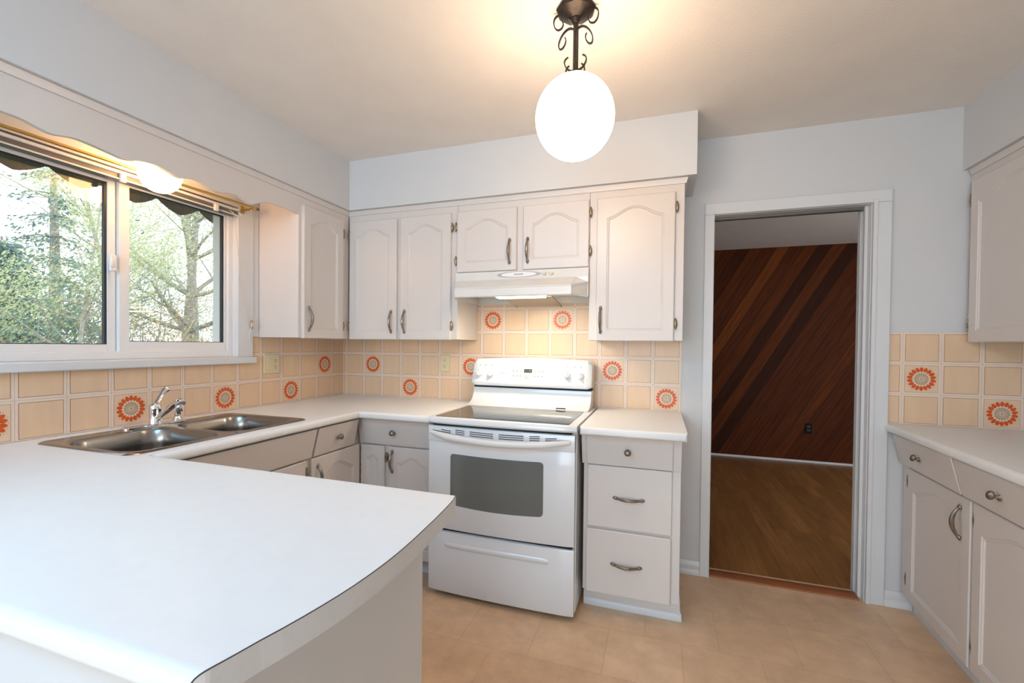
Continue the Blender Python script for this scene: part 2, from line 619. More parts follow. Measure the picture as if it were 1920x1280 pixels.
c = MB()
c.box(2.431, 2.480, -0.016, 0, 0, 2.016)
c.box(3.206, 3.281, -0.016, 0, 0, 2.016)
c.box(2.431, 3.281, -0.016, 0, 2.016, 2.078)
ch(c, 'casing', 'trim_paint', dr, bevel=0.003)
c = MB().box(3.203, 3.222, -0.020, -0.0, 0, 2.03).box(2.476, 2.4805, -0.019, 0, 0, 2.03)
ch(c, 'casing_bead', 'trim_paint', dr, bevel=0.002)
c = MB()
c.box(DX0 - 0.001, DX0 + 0.003, 0, 0.13, 0, DZ).box(DX1 - 0.006, DX1 + 0.001, 0, 0.13, 0, DZ).box(DX0, DX1, 0, 0.13, DZ - 0.006, DZ + 0.001)
c.box(DX1 - 0.020, DX1 - 0.006, 0.035, 0.055, 0, DZ - 0.006).box(DX1 - 0.020, DX1 - 0.006, 0.090, 0.125, 0, DZ - 0.006)
c.box(DX0 + 0.003, DX0 + 0.010, 0.090, 0.125, 0, DZ)
ch(c, 'jamb', 'trim_paint', dr, bevel=0.0015)
ch(MB().box(DX0 + 0.004, DX1 - 0.008, 0.050, 0.085, DZ - 0.020, DZ - 0.004), 'door_track', 'headrail_grey', dr, bevel=0.002)
ch(MB().prism([(0.000, 0), (0.006, 0.007), (0.030, 0.010), (0.075, 0.010), (0.095, 0.0)], DX0 + 0.004, DX1 - 0.021, 'x'), 'threshold', 'threshold_copper', dr)
# latch strike on the casing
# far-room outlet plate
t = tag(MB().box(3.765, 3.830, 3.160, 3.1695, 0.325, 0.440).build('wall_outlet', 'black_plastic', bevel=0.003),
        'black outlet plate low on the dark cedar wall beyond the doorway', 'outlet')
for k in (0.352, 0.392):
    MB().box(3.780, 3.815, 3.157, 3.161, k, k + 0.024).build('socket', 'rubber_black', t, bevel=0.003)

# ------------------------------------------------------------------ window


def atX(y, z, X):
    """slide a point seen on the plane x=0 along its sight line to the plane x=X"""
    k = (CAM.x - X) / CAM.x
    return CAM.y + (y - CAM.y) * k, CAM.z + (z - CAM.z) * k


win = sempty('window_1', (0, -1.468, 1.205))
GX = -0.055
gy = [atX(y, 1.6, GX)[0] for y in (-1.960, -1.505, -1.431, -0.978)]
gz0 = atX(0, 1.283, GX)[1]
gz0L = atX(0, 1.270, GX)[1]
gz1 = atX(0, 1.951, GX)[1]
fr = MB()
FX = -0.028
hole = [(WY0, WY1, WZ0, WZ1)]
# outer frame
fr.box(-0.12, FX, WY0, WY0 + 0.04, WZ0, WZ1).box(-0.12, FX, WY1 - 0.028, WY1, WZ0, WZ1)
fr.box(-0.12, FX, WY0 + 0.04, WY1 - 0.028, WZ0, WZ0 + 0.034).box(-0.12, FX, WY0 + 0.04, WY1 - 0.028, WZ1 - 0.05, WZ1)
fr.box(-0.12, FX - 0.008, WY1 - 0.045, WY1 - 0.028, WZ0 + 0.034, WZ1 - 0.05)
ch(fr, 'window_frame', 'vinyl_white', win, bevel=0.002)


def sash(y0, y1, gy0, gy1, z0, z1, gz0_, gz1_, xf):
    m = MB()
    m.box(xf - 0.03, xf, y0, gy0, z0, z1).box(xf - 0.03, xf, gy1, y1, z0, z1)
    m.box(xf - 0.03, xf, gy0, gy1, z0, gz0_).box(xf - 0.03, xf, gy0, gy1, gz1_, z1)
    o = ch(m, 'sash', 'vinyl_white', win, bevel=0.002)
    g = MB().box(xf - 0.017, xf - 0.013, gy0 - 0.006, gy1 + 0.006, gz0_ - 0.006, gz1_ + 0.006)
    p = g.build('window_pane', 'window_glass', o, smooth=False)
    k = MB()
    k.box(xf - 0.024, xf - 0.006, gy0, gy0 + 0.003, gz0_, gz1_).box(xf - 0.024, xf - 0.006, gy1 - 0.008, gy1, gz0_, gz1_)
    k.box(xf - 0.024, xf - 0.006, gy0, gy1, gz0_, gz0_ + 0.003).box(xf - 0.024, xf - 0.006, gy0, gy1, gz1_ - 0.005, gz1_)
    k.build('gasket', 'rubber_black', o, smooth=False)
    return o


sash(WY0 + 0.03, gy[1] + 0.030, gy[0], gy[1], WZ0 + 0.033, WZ1 - 0.049, gz0L, gz1, -0.050)
sash(gy[2] - 0.040, WY1 - 0.044, gy[2], gy[3], WZ0 + 0.033, WZ1 - 0.049, gz0, gz1, -0.034)
lt = MB().box(-0.034, -0.018, gy[1] - 0.004, gy[1] + 0.018, 1.585, 1.655).box(-0.022, -0.012, gy[1] - 0.010, gy[1] + 0.004, 1.60, 1.625)
ch(lt, 'latch', 'white_plastic', win, bevel=0.003)
cs = MB()
cs.box(0, 0.018, WY1 - 0.003, -0.796, WZ0, 2.125).box(0, 0.018, WY0 - 0.09, WY0 + 0.003, WZ0, 2.125).box(0, 0.018, WY0, WY1, WZ1 - 0.01, 2.125)
cs.box(-0.028, 0.0, WY1 - 0.001, WY1 + 0.0, WZ0, WZ1)
ch(cs, 'casing', 'trim_paint', win, bevel=0.002)
ch(MB().box(0, 0.012, -0.796, -0.752, 1.317, 2.125), 'filler_strip', 'trim_paint', win, bevel=0.002)
ch(MB().box(-0.03, 0.034, WY0 - 0.10, -0.782, WZ0 - 0.038, WZ0 - 0.001), 'window_sill', 'trim_paint', win, bevel=0.005, seg=3)

# ------------------------------------------------------------------ crown mouldings
def sweep(path, prof, name, mat):
    """path: list of (x,y); prof: list of (outward, z); outward is to the right of the travel direction"""
    n = len(path)
    loops = []
    for i, p in enumerate(path):
        p = Vector(p)
        d0 = (p - Vector(path[i - 1])).normalized() if i > 0 else None
        d1 = (Vector(path[i + 1]) - p).normalized() if i < n - 1 else None
        n0 = Vector((d0.y, -d0.x)) if d0 else None
        n1 = Vector((d1.y, -d1.x)) if d1 else None
        if n0 and n1:
            mv = (n0 + n1)
            mv = mv / (mv.dot(n0))
        else:
            mv = n0 or n1
        loops.append([(p.x + mv.x * o, p.y + mv.y * o, z) for o, z in prof])
    return MB().loft(loops).build(name, mat)


crown = [(-0.003, SOFZ - 0.001), (0.014, SOFZ - 0.001), (0.014, SOFZ - 0.006), (0.010, SOFZ - 0.012), (0.010, SOFZ - 0.016), (0.006, SOFZ - 0.024), (0.006, SOFZ - 0.028), (-0.003, SOFZ - 0.028)]
XF, YF, XE = 0.295, -0.318, 2.312      # faces of the wall cabinets, right end
struct(sweep([(XF, -3.3), (XF, YF), (XE, YF), (XE, -0.01)], crown, 'trim_1', 'cabinet_paint'))
crown_r = [(o, z + 0.007) for o, z in crown]
XRF = 3.588
struct(sweep([(XRF, -0.01), (XRF, -3.3)], crown_r, 'trim_2', 'cabinet_paint'))

# ------------------------------------------------------------------ tile-print backsplash
def flower(mb, put, cu, cv):
    """daisy print; put(u,v,lift) -> point"""
    R = 0.0605
    n = 18

    def poly(pts, mi, lift):
        o = len(mb.v)
        mb.v += [put(cu + a, cv + b_, lift) for a, b_ in pts]
        mb.f.append(tuple(range(o, o + len(pts))))
        mb.m.append(mi)
    poly([(0.041 * math.cos(2 * PI * k / 36), 0.041 * math.sin(2 * PI * k / 36)) for k in range(36)], 7, 0.0012)
    for i in range(n):
        a = 2 * PI * (i + 0.5) / n
        ca, sa = math.cos(a), math.sin(a)

        def rot(r, w):
            return (r * ca - w * sa, r * sa + w * ca)
        w = 0.0078
        r0_, r1_ = 0.0345, 0.0590
        side = [(0.0, 0.15), (0.10, 0.62), (0.25, 0.90), (0.5, 1.0), (0.75, 0.80), (0.9, 0.42), (1.0, 0.0)]
        pts = [rot(r0_ + (r1_ - r0_) * t_, w * s_) for t_, s_ in side] + [rot(r0_ + (r1_ - r0_) * t_, -w * s_) for t_, s_ in side[-2::-1]]
        poly(pts, 4, 0.0015)
        ww = 0.0034
        side = [(0.0, 0.08), (0.55, 0.65), (0.85, 1.0), (1.0, 0.3)]
        q0, q1 = 0.0065, 0.0305
        pts = [rot(q0 + (q1 - q0) * t_, ww * s_) for t_, s_ in side] + [rot(q0 + (q1 - q0) * t_, -ww * s_) for t_, s_ in side[::-1]]
        poly(pts, 5, 0.0015)
        a2 = a + PI / n
        cx_, cy_ = 0.0600 * math.cos(a2), 0.0600 * math.sin(a2)
        poly([(cx_ + 0.0016 * math.cos(k * PI / 3), cy_ + 0.0016 * math.sin(k * PI / 3)) for k in range(6)], 5, 0.0013)
    poly([(0.0048 * math.cos(2 * PI * k / 10), 0.0048 * math.sin(2 * PI * k / 10)) for k in range(10)], 5, 0.0016)


TM = ['tile_border', 'tile_outline', 'tile_cream', 'tile_cream_pale', 'petal_orange', 'petal_taupe', 'tile_seam', 'petal_ring']


def tiles(mb, put, lines, u0_, u1_, vlines, v0_, v1_, flowers):
    """put(u,v,lift): point; lines: start coordinate of the tile grid"""
    def rect(a, b_, c_, d, mi, lift):
        a, b_ = max(a, u0_), min(b_, u1_)
        c_, d = max(c_, v0_), min(d, v1_)
        if b_ - a < 1e-4 or d - c_ < 1e-4:
            return
        o = len(mb.v)
        mb.v += [put(a, c_, lift), put(b_, c_, lift), put(b_, d, lift), put(a, d, lift)]
        mb.f.append((o, o + 1, o + 2, o + 3))
        mb.m.append(mi)
    i0 = math.floor((u0_ - lines) / P_) - 1
    i1 = math.ceil((u1_ - lines) / P_) + 1
    j0 = math.floor((v0_ - vlines) / P_) - 1
    j1 = math.ceil((v1_ - vlines) / P_) + 1
    for i in range(i0, i1):
        ul = lines + i * P_
        rect(ul - 0.0007, ul + 0.0007, v0_, v1_, 6, 0.0004)
        for j in range(j0, j1):
            vl = vlines + j * P_
            if i == i0:
                rect(u0_, u1_, vl - 0.0007, vl + 0.0007, 6, 0.0004)
            g = 0.0100
            rect(ul + g, ul + P_ - g, vl + g, vl + P_ - g, 1, 0.0005)
            fl = (i, j) in flowers and u0_ < ul + P_ / 2 < u1_
            e = 0.0010 if fl else 0.0016
            rect(ul + g + e, ul + P_ - g - e, vl + g + e, vl + P_ - g - e, 3 if fl else 2, 0.0009)
            if fl:
                flower(mb, put, ul + P_ / 2, vl + P_ / 2)


ZB = CT + 0.001
bs = MB()
# range wall
bs.box(0.0, 2.322, -0.002, 0.0, ZB, 1.60)
fb = {(1, 0), (3, -1), (6, 0), (7, 2), (10, 2), (12, 0), (14, -1)}
tiles(bs, lambda u, v, l: (u, -0.002 - l, v), A0, 0.0, 2.322, Z2, ZB, 1.60, fb)
tag(bs.build('tile_backsplash', TM, smooth=False), 'cream tile backsplash with orange daisies on the wall behind the range', 'backsplash')
bs = MB()
# window wall (u runs from the corner towards the camera)
LL = P_ - A0
fl_ = {(0, 0), (2, -1), (5, -1), (8, -1), (11, -1)}


def put_left(u, v, l):
    return (0.002 + l, -u, v)


bs.box(0.0, 0.002, -0.78, 0.0, ZB, 1.318)
bs.box(0.0, 0.002, -2.6, -0.78, ZB, WZ0 - 0.036)
tiles(bs, put_left, LL, 0.0, 0.78, Z2, ZB, 1.318, fl_)
tiles(bs, put_left, LL, 0.78, 2.6, Z2, ZB, WZ0 - 0.036, fl_)
tag(bs.build('tile_backsplash', TM, smooth=False), 'cream tile backsplash with orange daisies on the window wall behind the sink', 'backsplash')
bs = MB()
RX = 3.3387
bs.box(3.2815, XR, -0.002, 0.0, ZB, Z2 + 2 * P_)
tiles(bs, lambda u, v, l: (u, -0.002 - l, v), RX, 3.2815, XR, Z2, ZB, Z2 + 2 * P_, {(0, 0), (2, -1)})
tag(bs.build('tile_backsplash', TM, smooth=False), 'cream tile backsplash with orange daisies to the right of the doorway', 'backsplash')

# ------------------------------------------------------------------ cabinet parts (local frame: x right, -y out of the face, z up)
def add_handle(parent, p0, p1, y, name='handle'):
    """bow pull with rosette ends; p0,p1 = (x,z)"""
    m = MB()
    a, c_ = Vector((p0[0], 0, p0[1])), Vector((p1[0], 0, p1[1]))
    d = c_ - a
    L = d.length
    path, rad = [], []
    for i in range(15):
        t_ = i / 14
        out = 0.006 + 0.022 * math.sin(PI * t_) ** 0.8
        p = a + d * (0.06 + 0.88 * t_)
        path.append((p.x, y - out, p.z))
        rad.append(0.0046 + 0.0034 * math.sin(PI * t_))
    m.tube(path, rad, 10)
    for q in (0.055, 0.945):
        p = a + d * q
        m.ball((p.x, y - 0.005, p.z), 0.0092, 12, (1, 0.8, 1))
    for q in (0.0, 1.0):
        p = a + d * q
        m.ball((p.x, y - 0.003, p.z), 0.0070, 10, (1, 0.6, 1))
    return m.build(name, 'pewter', parent)


def add_knob(parent, x, z, y, tilt=0.0):
    m = MB().lathe([(0.0, 0.0), (0.0105, 0.0), (0.0105, -0.003), (0.0065, -0.007), (0.0055, -0.014), (0.0080, -0.018), (0.0145, -0.021), (0.0155, -0.026), (0.0125, -0.031), (0.0060, -0.034), (0, -0.0345)], (0, 0, 0), 'y', 20)
    o = m.build('knob', 'pewter', parent, loc=(x, y, z))
    o.rotation_euler = (tilt, 0, 0)
    return o


def add_hinge(parent, x, z, y):
    """exposed barrel hinge with oval leaf"""
    m = MB()
    m.ball((x, y - 0.001, z), 0.010, 12, (0.85, 0.9, 2.6))
    m.tube([(x, y - 0.005, z - 0.021), (x, y - 0.005, z + 0.021)], 0.0038, 8)
    for k in (-0.025, 0.025):
        m.ball((x, y - 0.005, z + k), 0.0042, 8)
    m.ball((x, y - 0.005, z + 0.007), 0.0044, 8, (1, 1, 0.5)).ball((x, y - 0.005, z - 0.007), 0.0044, 8, (1, 1, 0.5))
    return m.build('hinge', 'antique_bronze', parent)


def door_mesh(x0, x1, z0, z1, y, t=0.019, mx=0.053, arch=None):
    """cathedral-panel door slab; back on plane y, front at y-t"""
    m = MB()
    w = x1 - x0
    yf = y - t
    K = 24
    mx = min(mx, w * 0.24)
    A = arch if arch is not None else min(0.052, 0.135 * w)
    za = z1 - 0.053 - A

    def loop(inset, yy):
        L = []
        a0, a1 = x0 + mx + inset, x1 - mx - inset
        L.append((a0, yy, z0 + 0.055 + inset))
        L.append((a1, yy, z0 + 0.055 + inset))
        for i in range(K + 1):
            s_ = i / K
            x = a1 + (a0 - a1) * s_
            u = 2 * s_ - 1
            uu = min(1, abs(u))
            L.append((x, yy, za + A * (0.5 * (1 + math.cos(PI * uu)) + 1e-9) ** 0.8 - inset))
        return L
    L0 = loop(0, yf)
    bv = 0.004
    # front frame faces
    o = len(m.v)
    outer = [(x0 + bv, yf, z0 + bv), (x1 - bv, yf, z0 + bv), (x1 - bv, yf, z1 - bv), (x0 + bv, yf, z1 - bv)]
    m.v += outer + L0
    nL = len(L0)
    i0 = o + 4
    m.f.append((o, o + 1, i0 + 1, i0)); m.m.append(0)                     # bottom rail
    m.f.append((o + 1, o + 2, i0 + 2, i0 + 1)); m.m.append(0)             # right stile
    m.f.append((o + 3, o, i0, i0 + nL - 1)); m.m.append(0)                # left stile
    top = [(p[0], yf, z1 - bv) for p in L0[2:]]
    j0 = len(m.v)
    m.v += top
    for i in range(K):
        m.f.append((i0 + 2 + i, j0 + i, j0 + i + 1, i0 + 3 + i)); m.m.append(0)
    m.f.append((i0 + 2, o + 2, j0)); m.m.append(0)
    m.f.append((i0 + nL - 1, j0 + K, o + 3)); m.m.append(0)
    # routed ogee and flat panel
    loops = [L0, loop(0.003, yf + 0.0035), loop(0.007, yf + 0.0030), loop(0.012, yf + 0.0075)]
    m.loft(loops, True, False, True)
    # rim and back
    e0 = outer
    e1 = [(x0, yf + bv, z0), (x1, yf + bv, z0), (x1, yf + bv, z1), (x0, yf + bv, z1)]
    e2 = [(x0, y, z0), (x1, y, z0), (x1, y, z1), (x0, y, z1)]
    m.loft([e0, e1, e2], True, False, True)
    return m


def add_door(parent, x0, x1, z0, z1, y, handle=None, hinge=None, hz=None, name='door', mx=0.053):
    """handle = (x, zlow, zhigh); hinge = x of the hinge side; hz = hinge heights"""
    o = door_mesh(x0, x1, z0, z1, y, mx=mx).build(name, 'cabinet_paint', parent, angle=28)
    if handle:
        add_handle(o, (handle[0], handle[1]), (handle[0], handle[2]), y - 0.019)
    if hinge is not None:
        for z in hz:
            add_hinge(o, hinge, z, y - 0.011)
    return o


def add_tilt_drawer(parent, x0, x1, z0, z1, y, out0, out1, knobx=None, name='drawer', t=0.02):
    """drawer front leaning outwards at the top"""
    m = MB().prism([(y - out0, z0), (y - out1, z1), (y - out1 + t + 0.02, z1), (y - out0 + t, z0)], x0, x1, 'x')
    o = m.build(name, 'cabinet_paint', parent, bevel=0.003)
    if knobx is not None:
        zc = (z0 + z1) / 2 - 0.003
        add_knob(o, knobx, zc, y - (out0 + out1) / 2 + 0.001, math.atan2(out1 - out0, z1 - z0) * -1)
    return o


# ------------------------------------------------------------------ wall cabinets, range wall (local = world axes)
UZ0, UZ1 = 1.315, 2.104


def wall_cabinet(name, label, loc, rz, x0, x1, z0, z1, depth):
    t_ = thing(name, label, 'cabinet', loc, rz)
    MB().box(x0, x1, -depth, -0.0035, z0, z1).build('carcass', 'cabinet_paint', t_, bevel=0.002)
    return t_


DEP = -YF
w = wall_cabinet('wall_cabinet', 'tall pale grey two-door wall cabinet in the corner left of the range hood', (0, 0, 0), 0, 0.297, 1.0685, UZ0, SOFZ - 0.002, DEP)
add_door(w, 0.315, 0.662, UZ0 - 0.003, 2.060, YF, (0.628, 1.355, 1.49), 0.312, (1.395, 1.975))
add_door(w, 0.688, 1.030, UZ0 - 0.003, 2.060, YF, (0.722, 1.355, 1.49), 1.036, (1.395, 1.975))
w = wall_cabinet('wall_cabinet', 'short wide two-door wall cabinet directly above the range hood', (0, 0, 0), 0, 1.0695, 1.8415, 1.703, SOFZ - 0.002, DEP)
add_door(w, 1.070, 1.437, 1.706, 2.062, YF, (1.397, 1.745, 1.88), 1.062, (1.775, 1.975))
add_door(w, 1.474, 1.840, 1.706, 2.062, YF, (1.503, 1.745, 1.88), 1.848, (1.790, 1.995))
w = wall_cabinet('wall_cabinet', 'tall single-door wall cabinet right of the range hood beside the doorway', (0, 0, 0), 0, 1.8425, XE, UZ0, SOFZ - 0.002, DEP)
add_door(w, 1.881, 2.269, UZ0 - 0.003, 2.062, YF, (1.906, 1.355, 1.49), 2.277, (1.400, 1.985))

# left wall (face to +X): local x = world y, rotated a quarter turn
w = wall_cabinet('wall_cabinet', 'narrow single-door wall cabinet between the window and the corner', (0, 0, 0), PI / 2, -0.750, YF - 0.0005, UZ0, SOFZ - 0.002, XF)
add_door(w, -0.728, -0.392, UZ0 - 0.003, 2.060, -XF, (-0.690, 1.355, 1.49), -0.384, (1.395, 1.975))

# right wall (face to -X)
w = wall_cabinet('wall_cabinet', 'wall cabinet at the right edge, to the right of the doorway', (XR, 0, 0), -PI / 2, 0.0025, 1.55, UZ0 + 0.005, SOFZ + 0.005, XR - XRF)
yy = -(XR - XRF)
add_door(w, 0.040, 0.62, UZ0 + 0.004, 2.072, yy, (0.585, 1.36, 1.495), 0.034, (1.40, 1.985))
add_door(w, 0.635, 1.20, UZ0 + 0.004, 2.072, yy, (0.67, 1.36, 1.495), 1.206, (1.40, 1.985))

# scalloped valance board over the window, flush with the cabinet faces
VP = [(-2.60, 1.986), (-2.46, 1.970), (-2.33, 1.986), (-2.20, 1.968), (-2.07, 1.986), (-2.02, 1.984), (-1.945, 1.983), (-1.90, 1.981), (-1.86, 1.972), (-1.825, 1.968), (-1.765, 1.980), (-1.715, 1.978), (-1.66, 1.972), (-1.610, 1.968),
      (-1.55, 1.982), (-1.50, 1.986), (-1.45, 1.978), (-1.405, 1.970), (-1.35, 1.987), (-1.30, 1.982), (-1.235, 1.968), (-1.19, 1.978), (-1.14, 1.985), (-1.09, 1.974), (-1.050, 1.966), (-1.00, 1.990), (-0.95, 2.004), (-0.88, 2.010), (-0.80, 2.008), (-0.7505, 2.000)]


def smooth_poly(P, sub=6):
    out = []
    for i in range(len(P) - 1):
        a, b1, c1, d = P[max(i - 1, 0)], P[i], P[i + 1], P[min(i + 2, len(P) - 1)]
        for k in range(sub):
            t_ = k / sub
            h = []
            for q in range(len(P[0])):
                h.append(0.5 * (2 * b1[q] + (c1[q] - a[q]) * t_ + (2 * a[q] - 5 * b1[q] + 4 * c1[q] - d[q]) * t_ ** 2 + (-a[q] + 3 * b1[q] - 3 * c1[q] + d[q]) * t_ ** 3))
            out.append(tuple(h))
    out.append(tuple(P[-1]))
    return out


vp = smooth_poly(VP)
vb = MB()
vl = [[(XF - 0.02, y, z), (XF, y, z), (XF, y, SOFZ - 0.002), (XF - 0.02, y, SOFZ - 0.002)] for y, z in vp]
vb.loft(vl)
tag(vb.build('valance_board', 'cabinet_paint', angle=30), 'pale scalloped valance board running above the window', 'valance')

# ------------------------------------------------------------------ base cabinets
DF = 0.585            # face plane of the base cabinets
TZ = 0.105            # toe-kick height
BZ = CT - 0.0385      # top of the carcasses
# corner base on the range wall: hinged corner leaf, door and drawer
w = thing('base_cabinet', 'base cabinet in the corner left of the range with one drawer and two narrow doors', 'cabinet', (0.85, -0.3, 0))


def local(t_, mb, name, mat, **k):
    return ch(mb, name, mat, t_, **k)


cb = MB().box(0.5855, 1.0880, -DF, -0.005, TZ, BZ)
MBo = local(w, cb, 'carcass', 'cabinet_paint', bevel=0.002)
local(w, MB().box(0.5855, 1.0880, -DF + 0.075, -0.02, 0.0, TZ), 'toe_kick', 'trim_paint')


def shift(o, t_):
    o.matrix_parent_inverse = (Matrix.Translation(t_.location) @ t_.rotation_euler.to_matrix().to_4x4()).inverted()
    return o


shift(add_door(w, 0.606, 0.762, TZ + 0.005, 0.716, -DF, None, 0.774, (0.655, 0.20), mx=0.042), w)
shift(add_door(w, 0.793, 1.082, TZ + 0.005, 0.716, -DF, (0.816, 0.575, 0.695)), w)
shift(add_tilt_drawer(w, 0.636, 1.087, 0.724, 0.868, -DF, 0.018, 0.055, 0.835), w)
local(w, MB().prism([(-DF - 0.012, 0.724), (-DF - 0.046, 0.868), (-DF + 0.02, 0.868), (-DF + 0.01, 0.724)], 0.600, 0.6355, 'x'), 'drawer_stile', 'cabinet_paint', bevel=0.001)

# left wall: corner drawer unit
w = thing('base_cabinet', 'base cabinet between the sink and the corner with a drawer above one door', 'cabinet', (0, 0, 0), PI / 2)
MB().box(-0.985, -0.006, -DF, -0.005, TZ, BZ).build('carcass', 'cabinet_paint', w, bevel=0.002)
MB().box(-0.985, -0.006, -DF + 0.075, -0.02, 0, TZ).build('toe_kick', 'trim_paint', w)
d = add_door(w, -0.980, -0.6055, TZ + 0.005, 0.716, -DF, (-0.942, 0.555, 0.680))
ph = MB()
for k in range(14):
    z = 0.135 + k * 0.041
    ph.tube([(-0.6035, -DF - 0.021, z), (-0.6035, -DF - 0.021, z + 0.030)], 0.0026, 8)
ph.build('piano_hinge', 'antique_bronze', d)
add_tilt_drawer(w, -0.968, -0.660, 0.724, 0.868, -DF, 0.018, 0.055, -0.815)
# sink base
w = thing('base_cabinet', 'sink base cabinet under the window with a plain tilted front panel', 'cabinet', (0, 0, 0), PI / 2)
MB().box(-1.765, -0.988, -DF, -DF + 0.02, TZ, BZ).box(-1.765, -1.745, -DF + 0.02, -0.005, TZ, BZ).box(-1.008, -0.988, -DF + 0.02, -0.005, TZ, BZ).box(-1.745, -1.008, -DF + 0.02, -0.005, TZ, TZ + 0.02).build('carcass', 'cabinet_paint', w, bevel=0.002)
MB().box(-1.765, -0.988, -DF + 0.075, -0.02, 0, TZ).build('toe_kick', 'trim_paint', w)
add_tilt_drawer(w, -1.760, -0.982, 0.724, 0.868, -DF, 0.018, 0.055, name='false_front')
add_door(w, -1.365, -1.020, TZ + 0.005, 0.716, -DF, (-1.33, 0.555, 0.680), -1.011, (0.655, 0.20))
add_door(w, -1.745, -1.385, TZ + 0.005, 0.716, -DF, (-1.42, 0.555, 0.680), -1.753, (0.655, 0.20))

# three-drawer unit right of the range
w = thing('drawer_cabinet', 'narrow three-drawer base cabinet between the range and the doorway', 'cabinet', (2.08, -0.3, 0))
local(w, MB().box(1.868, 2.303, -DF, -0.012, 0.118, BZ), 'carcass', 'cabinet_paint', bevel=0.002)
sk = base_profile(-0.492, 0.1175)
kk = MB().prism([(y, z * 1.0) for y, z in sk], 1.862, 2.310, 'x')
kk.box(1.875, 2.300, -0.49, -0.02, 0, 0.117)
local(w, kk, 'toe_kick', 'trim_paint')
sk2 = MB().loft([[(2.300, -0.505, 0), (2.318, -0.505, 0), (2.318, -0.505, 0.03), (2.306, -0.505, 0.06), (2.306, -0.505, 0.10), (2.300, -0.505, 0.117)],
                 [(2.300, -0.015, 0), (2.318, -0.015, 0), (2.318, -0.015, 0.03), (2.306, -0.015, 0.06), (2.306, -0.015, 0.10), (2.300, -0.015, 0.117)]])
local(w, sk2, 'side_skirt', 'trim_paint')


def slab(x0, x1, z0, z1, t=0.019, y=-DF):
    return MB().box(x0, x1, y - t, y, z0, z1)


dd = shift(add_tilt_drawer(w, 1.885, 2.268, 0.726, 0.869, -DF, 0.018, 0.055, 2.073), w)
for a, c_ in ((1.862, 1.8845), (2.2685, 2.303)):
    local(w, MB().prism([(-DF - 0.012, 0.726), (-DF - 0.047, 0.869), (-DF + 0.02, 0.869), (-DF + 0.01, 0.726)], a, c_, 'x'), 'drawer_stile', 'cabinet_paint', bevel=0.001)
o = local(w, slab(1.888, 2.266, 0.430, 0.722, 0.012), 'drawer', 'cabinet_paint', bevel=0.004, seg=3)
add_handle(o, (2.012, 0.577), (2.143, 0.577), -DF - 0.012)
o = local(w, slab(1.886, 2.264, 0.118, 0.420, 0.019), 'drawer', 'cabinet_paint', bevel=0.004, seg=3)
add_handle(o, (2.006, 0.268), (2.136, 0.268), -DF - 0.019)

# right-hand base run, a touch out of square
RZ = -(PI / 2 + TH)
for k, (x0, x1, da, db, la, knob, lab, hnd, hng) in enumerate((
        (0.006, 0.612, 0.100, 0.606, 0.064, 0.298, 'right-hand base cabinet nearest the doorway, drawer over one door', 0.545, 0.092),
        (0.613, 1.880, 0.620, 1.130, 0.590, 0.838, 'right-hand base cabinet at the photo edge, drawer over one door', None, 0.624))):
    w = thing('base_cabinet', lab, 'cabinet', (3.353, 0, 0), RZ)
    MB().box(x0, x1, 0.0, 0.46, 0.0865, BZ).build('carcass', 'cabinet_paint', w, bevel=0.0015)
    MB().box(x0 + (0.02 if k == 0 else 0), x1, 0.042, 0.44, 0, 0.086).build('toe_kick', 'trim_paint', w)
    add_door(w, da, db, 0.095, 0.722, 0.0, (hnd, 0.555, 0.685) if hnd else (1.085, 0.555, 0.685), hng, (0.655, 0.185))
    add_tilt_drawer(w, la, la + (0.515 if k == 0 else 0.52), 0.734, 0.874, 0.0, 0.036, 0.070, knob)
    if k == 1:
        add_door(w, 1.142, 1.652, 0.095, 0.722, 0.0, (1.187, 0.555, 0.685), 1.660, (0.655, 0.185))
        add_tilt_drawer(w, 1.118, 1.640, 0.734, 0.874, 0.0, 0.036, 0.070, 1.380)
    if k == 0:
        MB().prism([(-0.018, 0.736), (-0.046, 0.874), (0.012, 0.874), (0.01, 0.736)], 0.006, 0.100, 'x').build('drawer_stile', 'cabinet_paint', w, bevel=0.001)

# peninsula base
w = thing('peninsula_cabinet', 'pale peninsula base under the white curved worktop in the foreground', 'cabinet', (1.15, -2.07, 0))
local(w, MB().box(0.70, 1.658, -2.372, -1.772, 0.0, BZ), 'carcass', 'trim_paint', bevel=0.002)
local(w, MB().box(0.70, 1.662, -2.384, -2.3725, 0.0, BZ - 0.004), 'back_panel', 'trim_paint', bevel=0.002)

# ------------------------------------------------------------------ worktops
TKN = 0.038


def nose_cols(d, r=0.017, end=True):
    """column offsets near a rounded edge: list of (distance from edge, z_top, z_bot)"""
    out = []
    for a in (0, 15, 30, 45, 60, 75, 90):
        a = math.radians(a)
        dx = r * (1 - math.sin(a))
        dz = r * (1 - math.cos(a))
        out.append((dx, CT - dz, CT - TKN + dz * 0.75))
    return out[::-1]   # edge first


NC = nose_cols(0)


def slab_cols(mb, cols, A, B, both_caps=True):
    """cols: list of (c, zt, zb). A(c), B(c) -> (x,y) at the two ends"""
    n = len(cols)
    o = len(mb.v)
    for c_, zt, zb in cols:
        a, b_ = A(c_), B(c_)
        mb.v += [(a[0], a[1], zt), (a[0], a[1], zb), (b_[0], b_[1], zt), (b_[0], b_[1], zb)]
    F = []
    for i in range(n - 1):
        p, q = o + 4 * i, o + 4 * (i + 1)
        F += [(p, q, q + 2, p + 2), (p + 1, p + 3, q + 3, q + 1), (p, p + 1, q + 1, q), (p + 2, q + 2, q + 3, p + 3)]
    F += [(o, o + 2, o + 3, o + 1), (o + 4 * n - 4, o + 4 * n - 3, o + 4 * n - 1, o + 4 * n - 2)]
    mb.f += F
    mb.m += [0] * len(F)


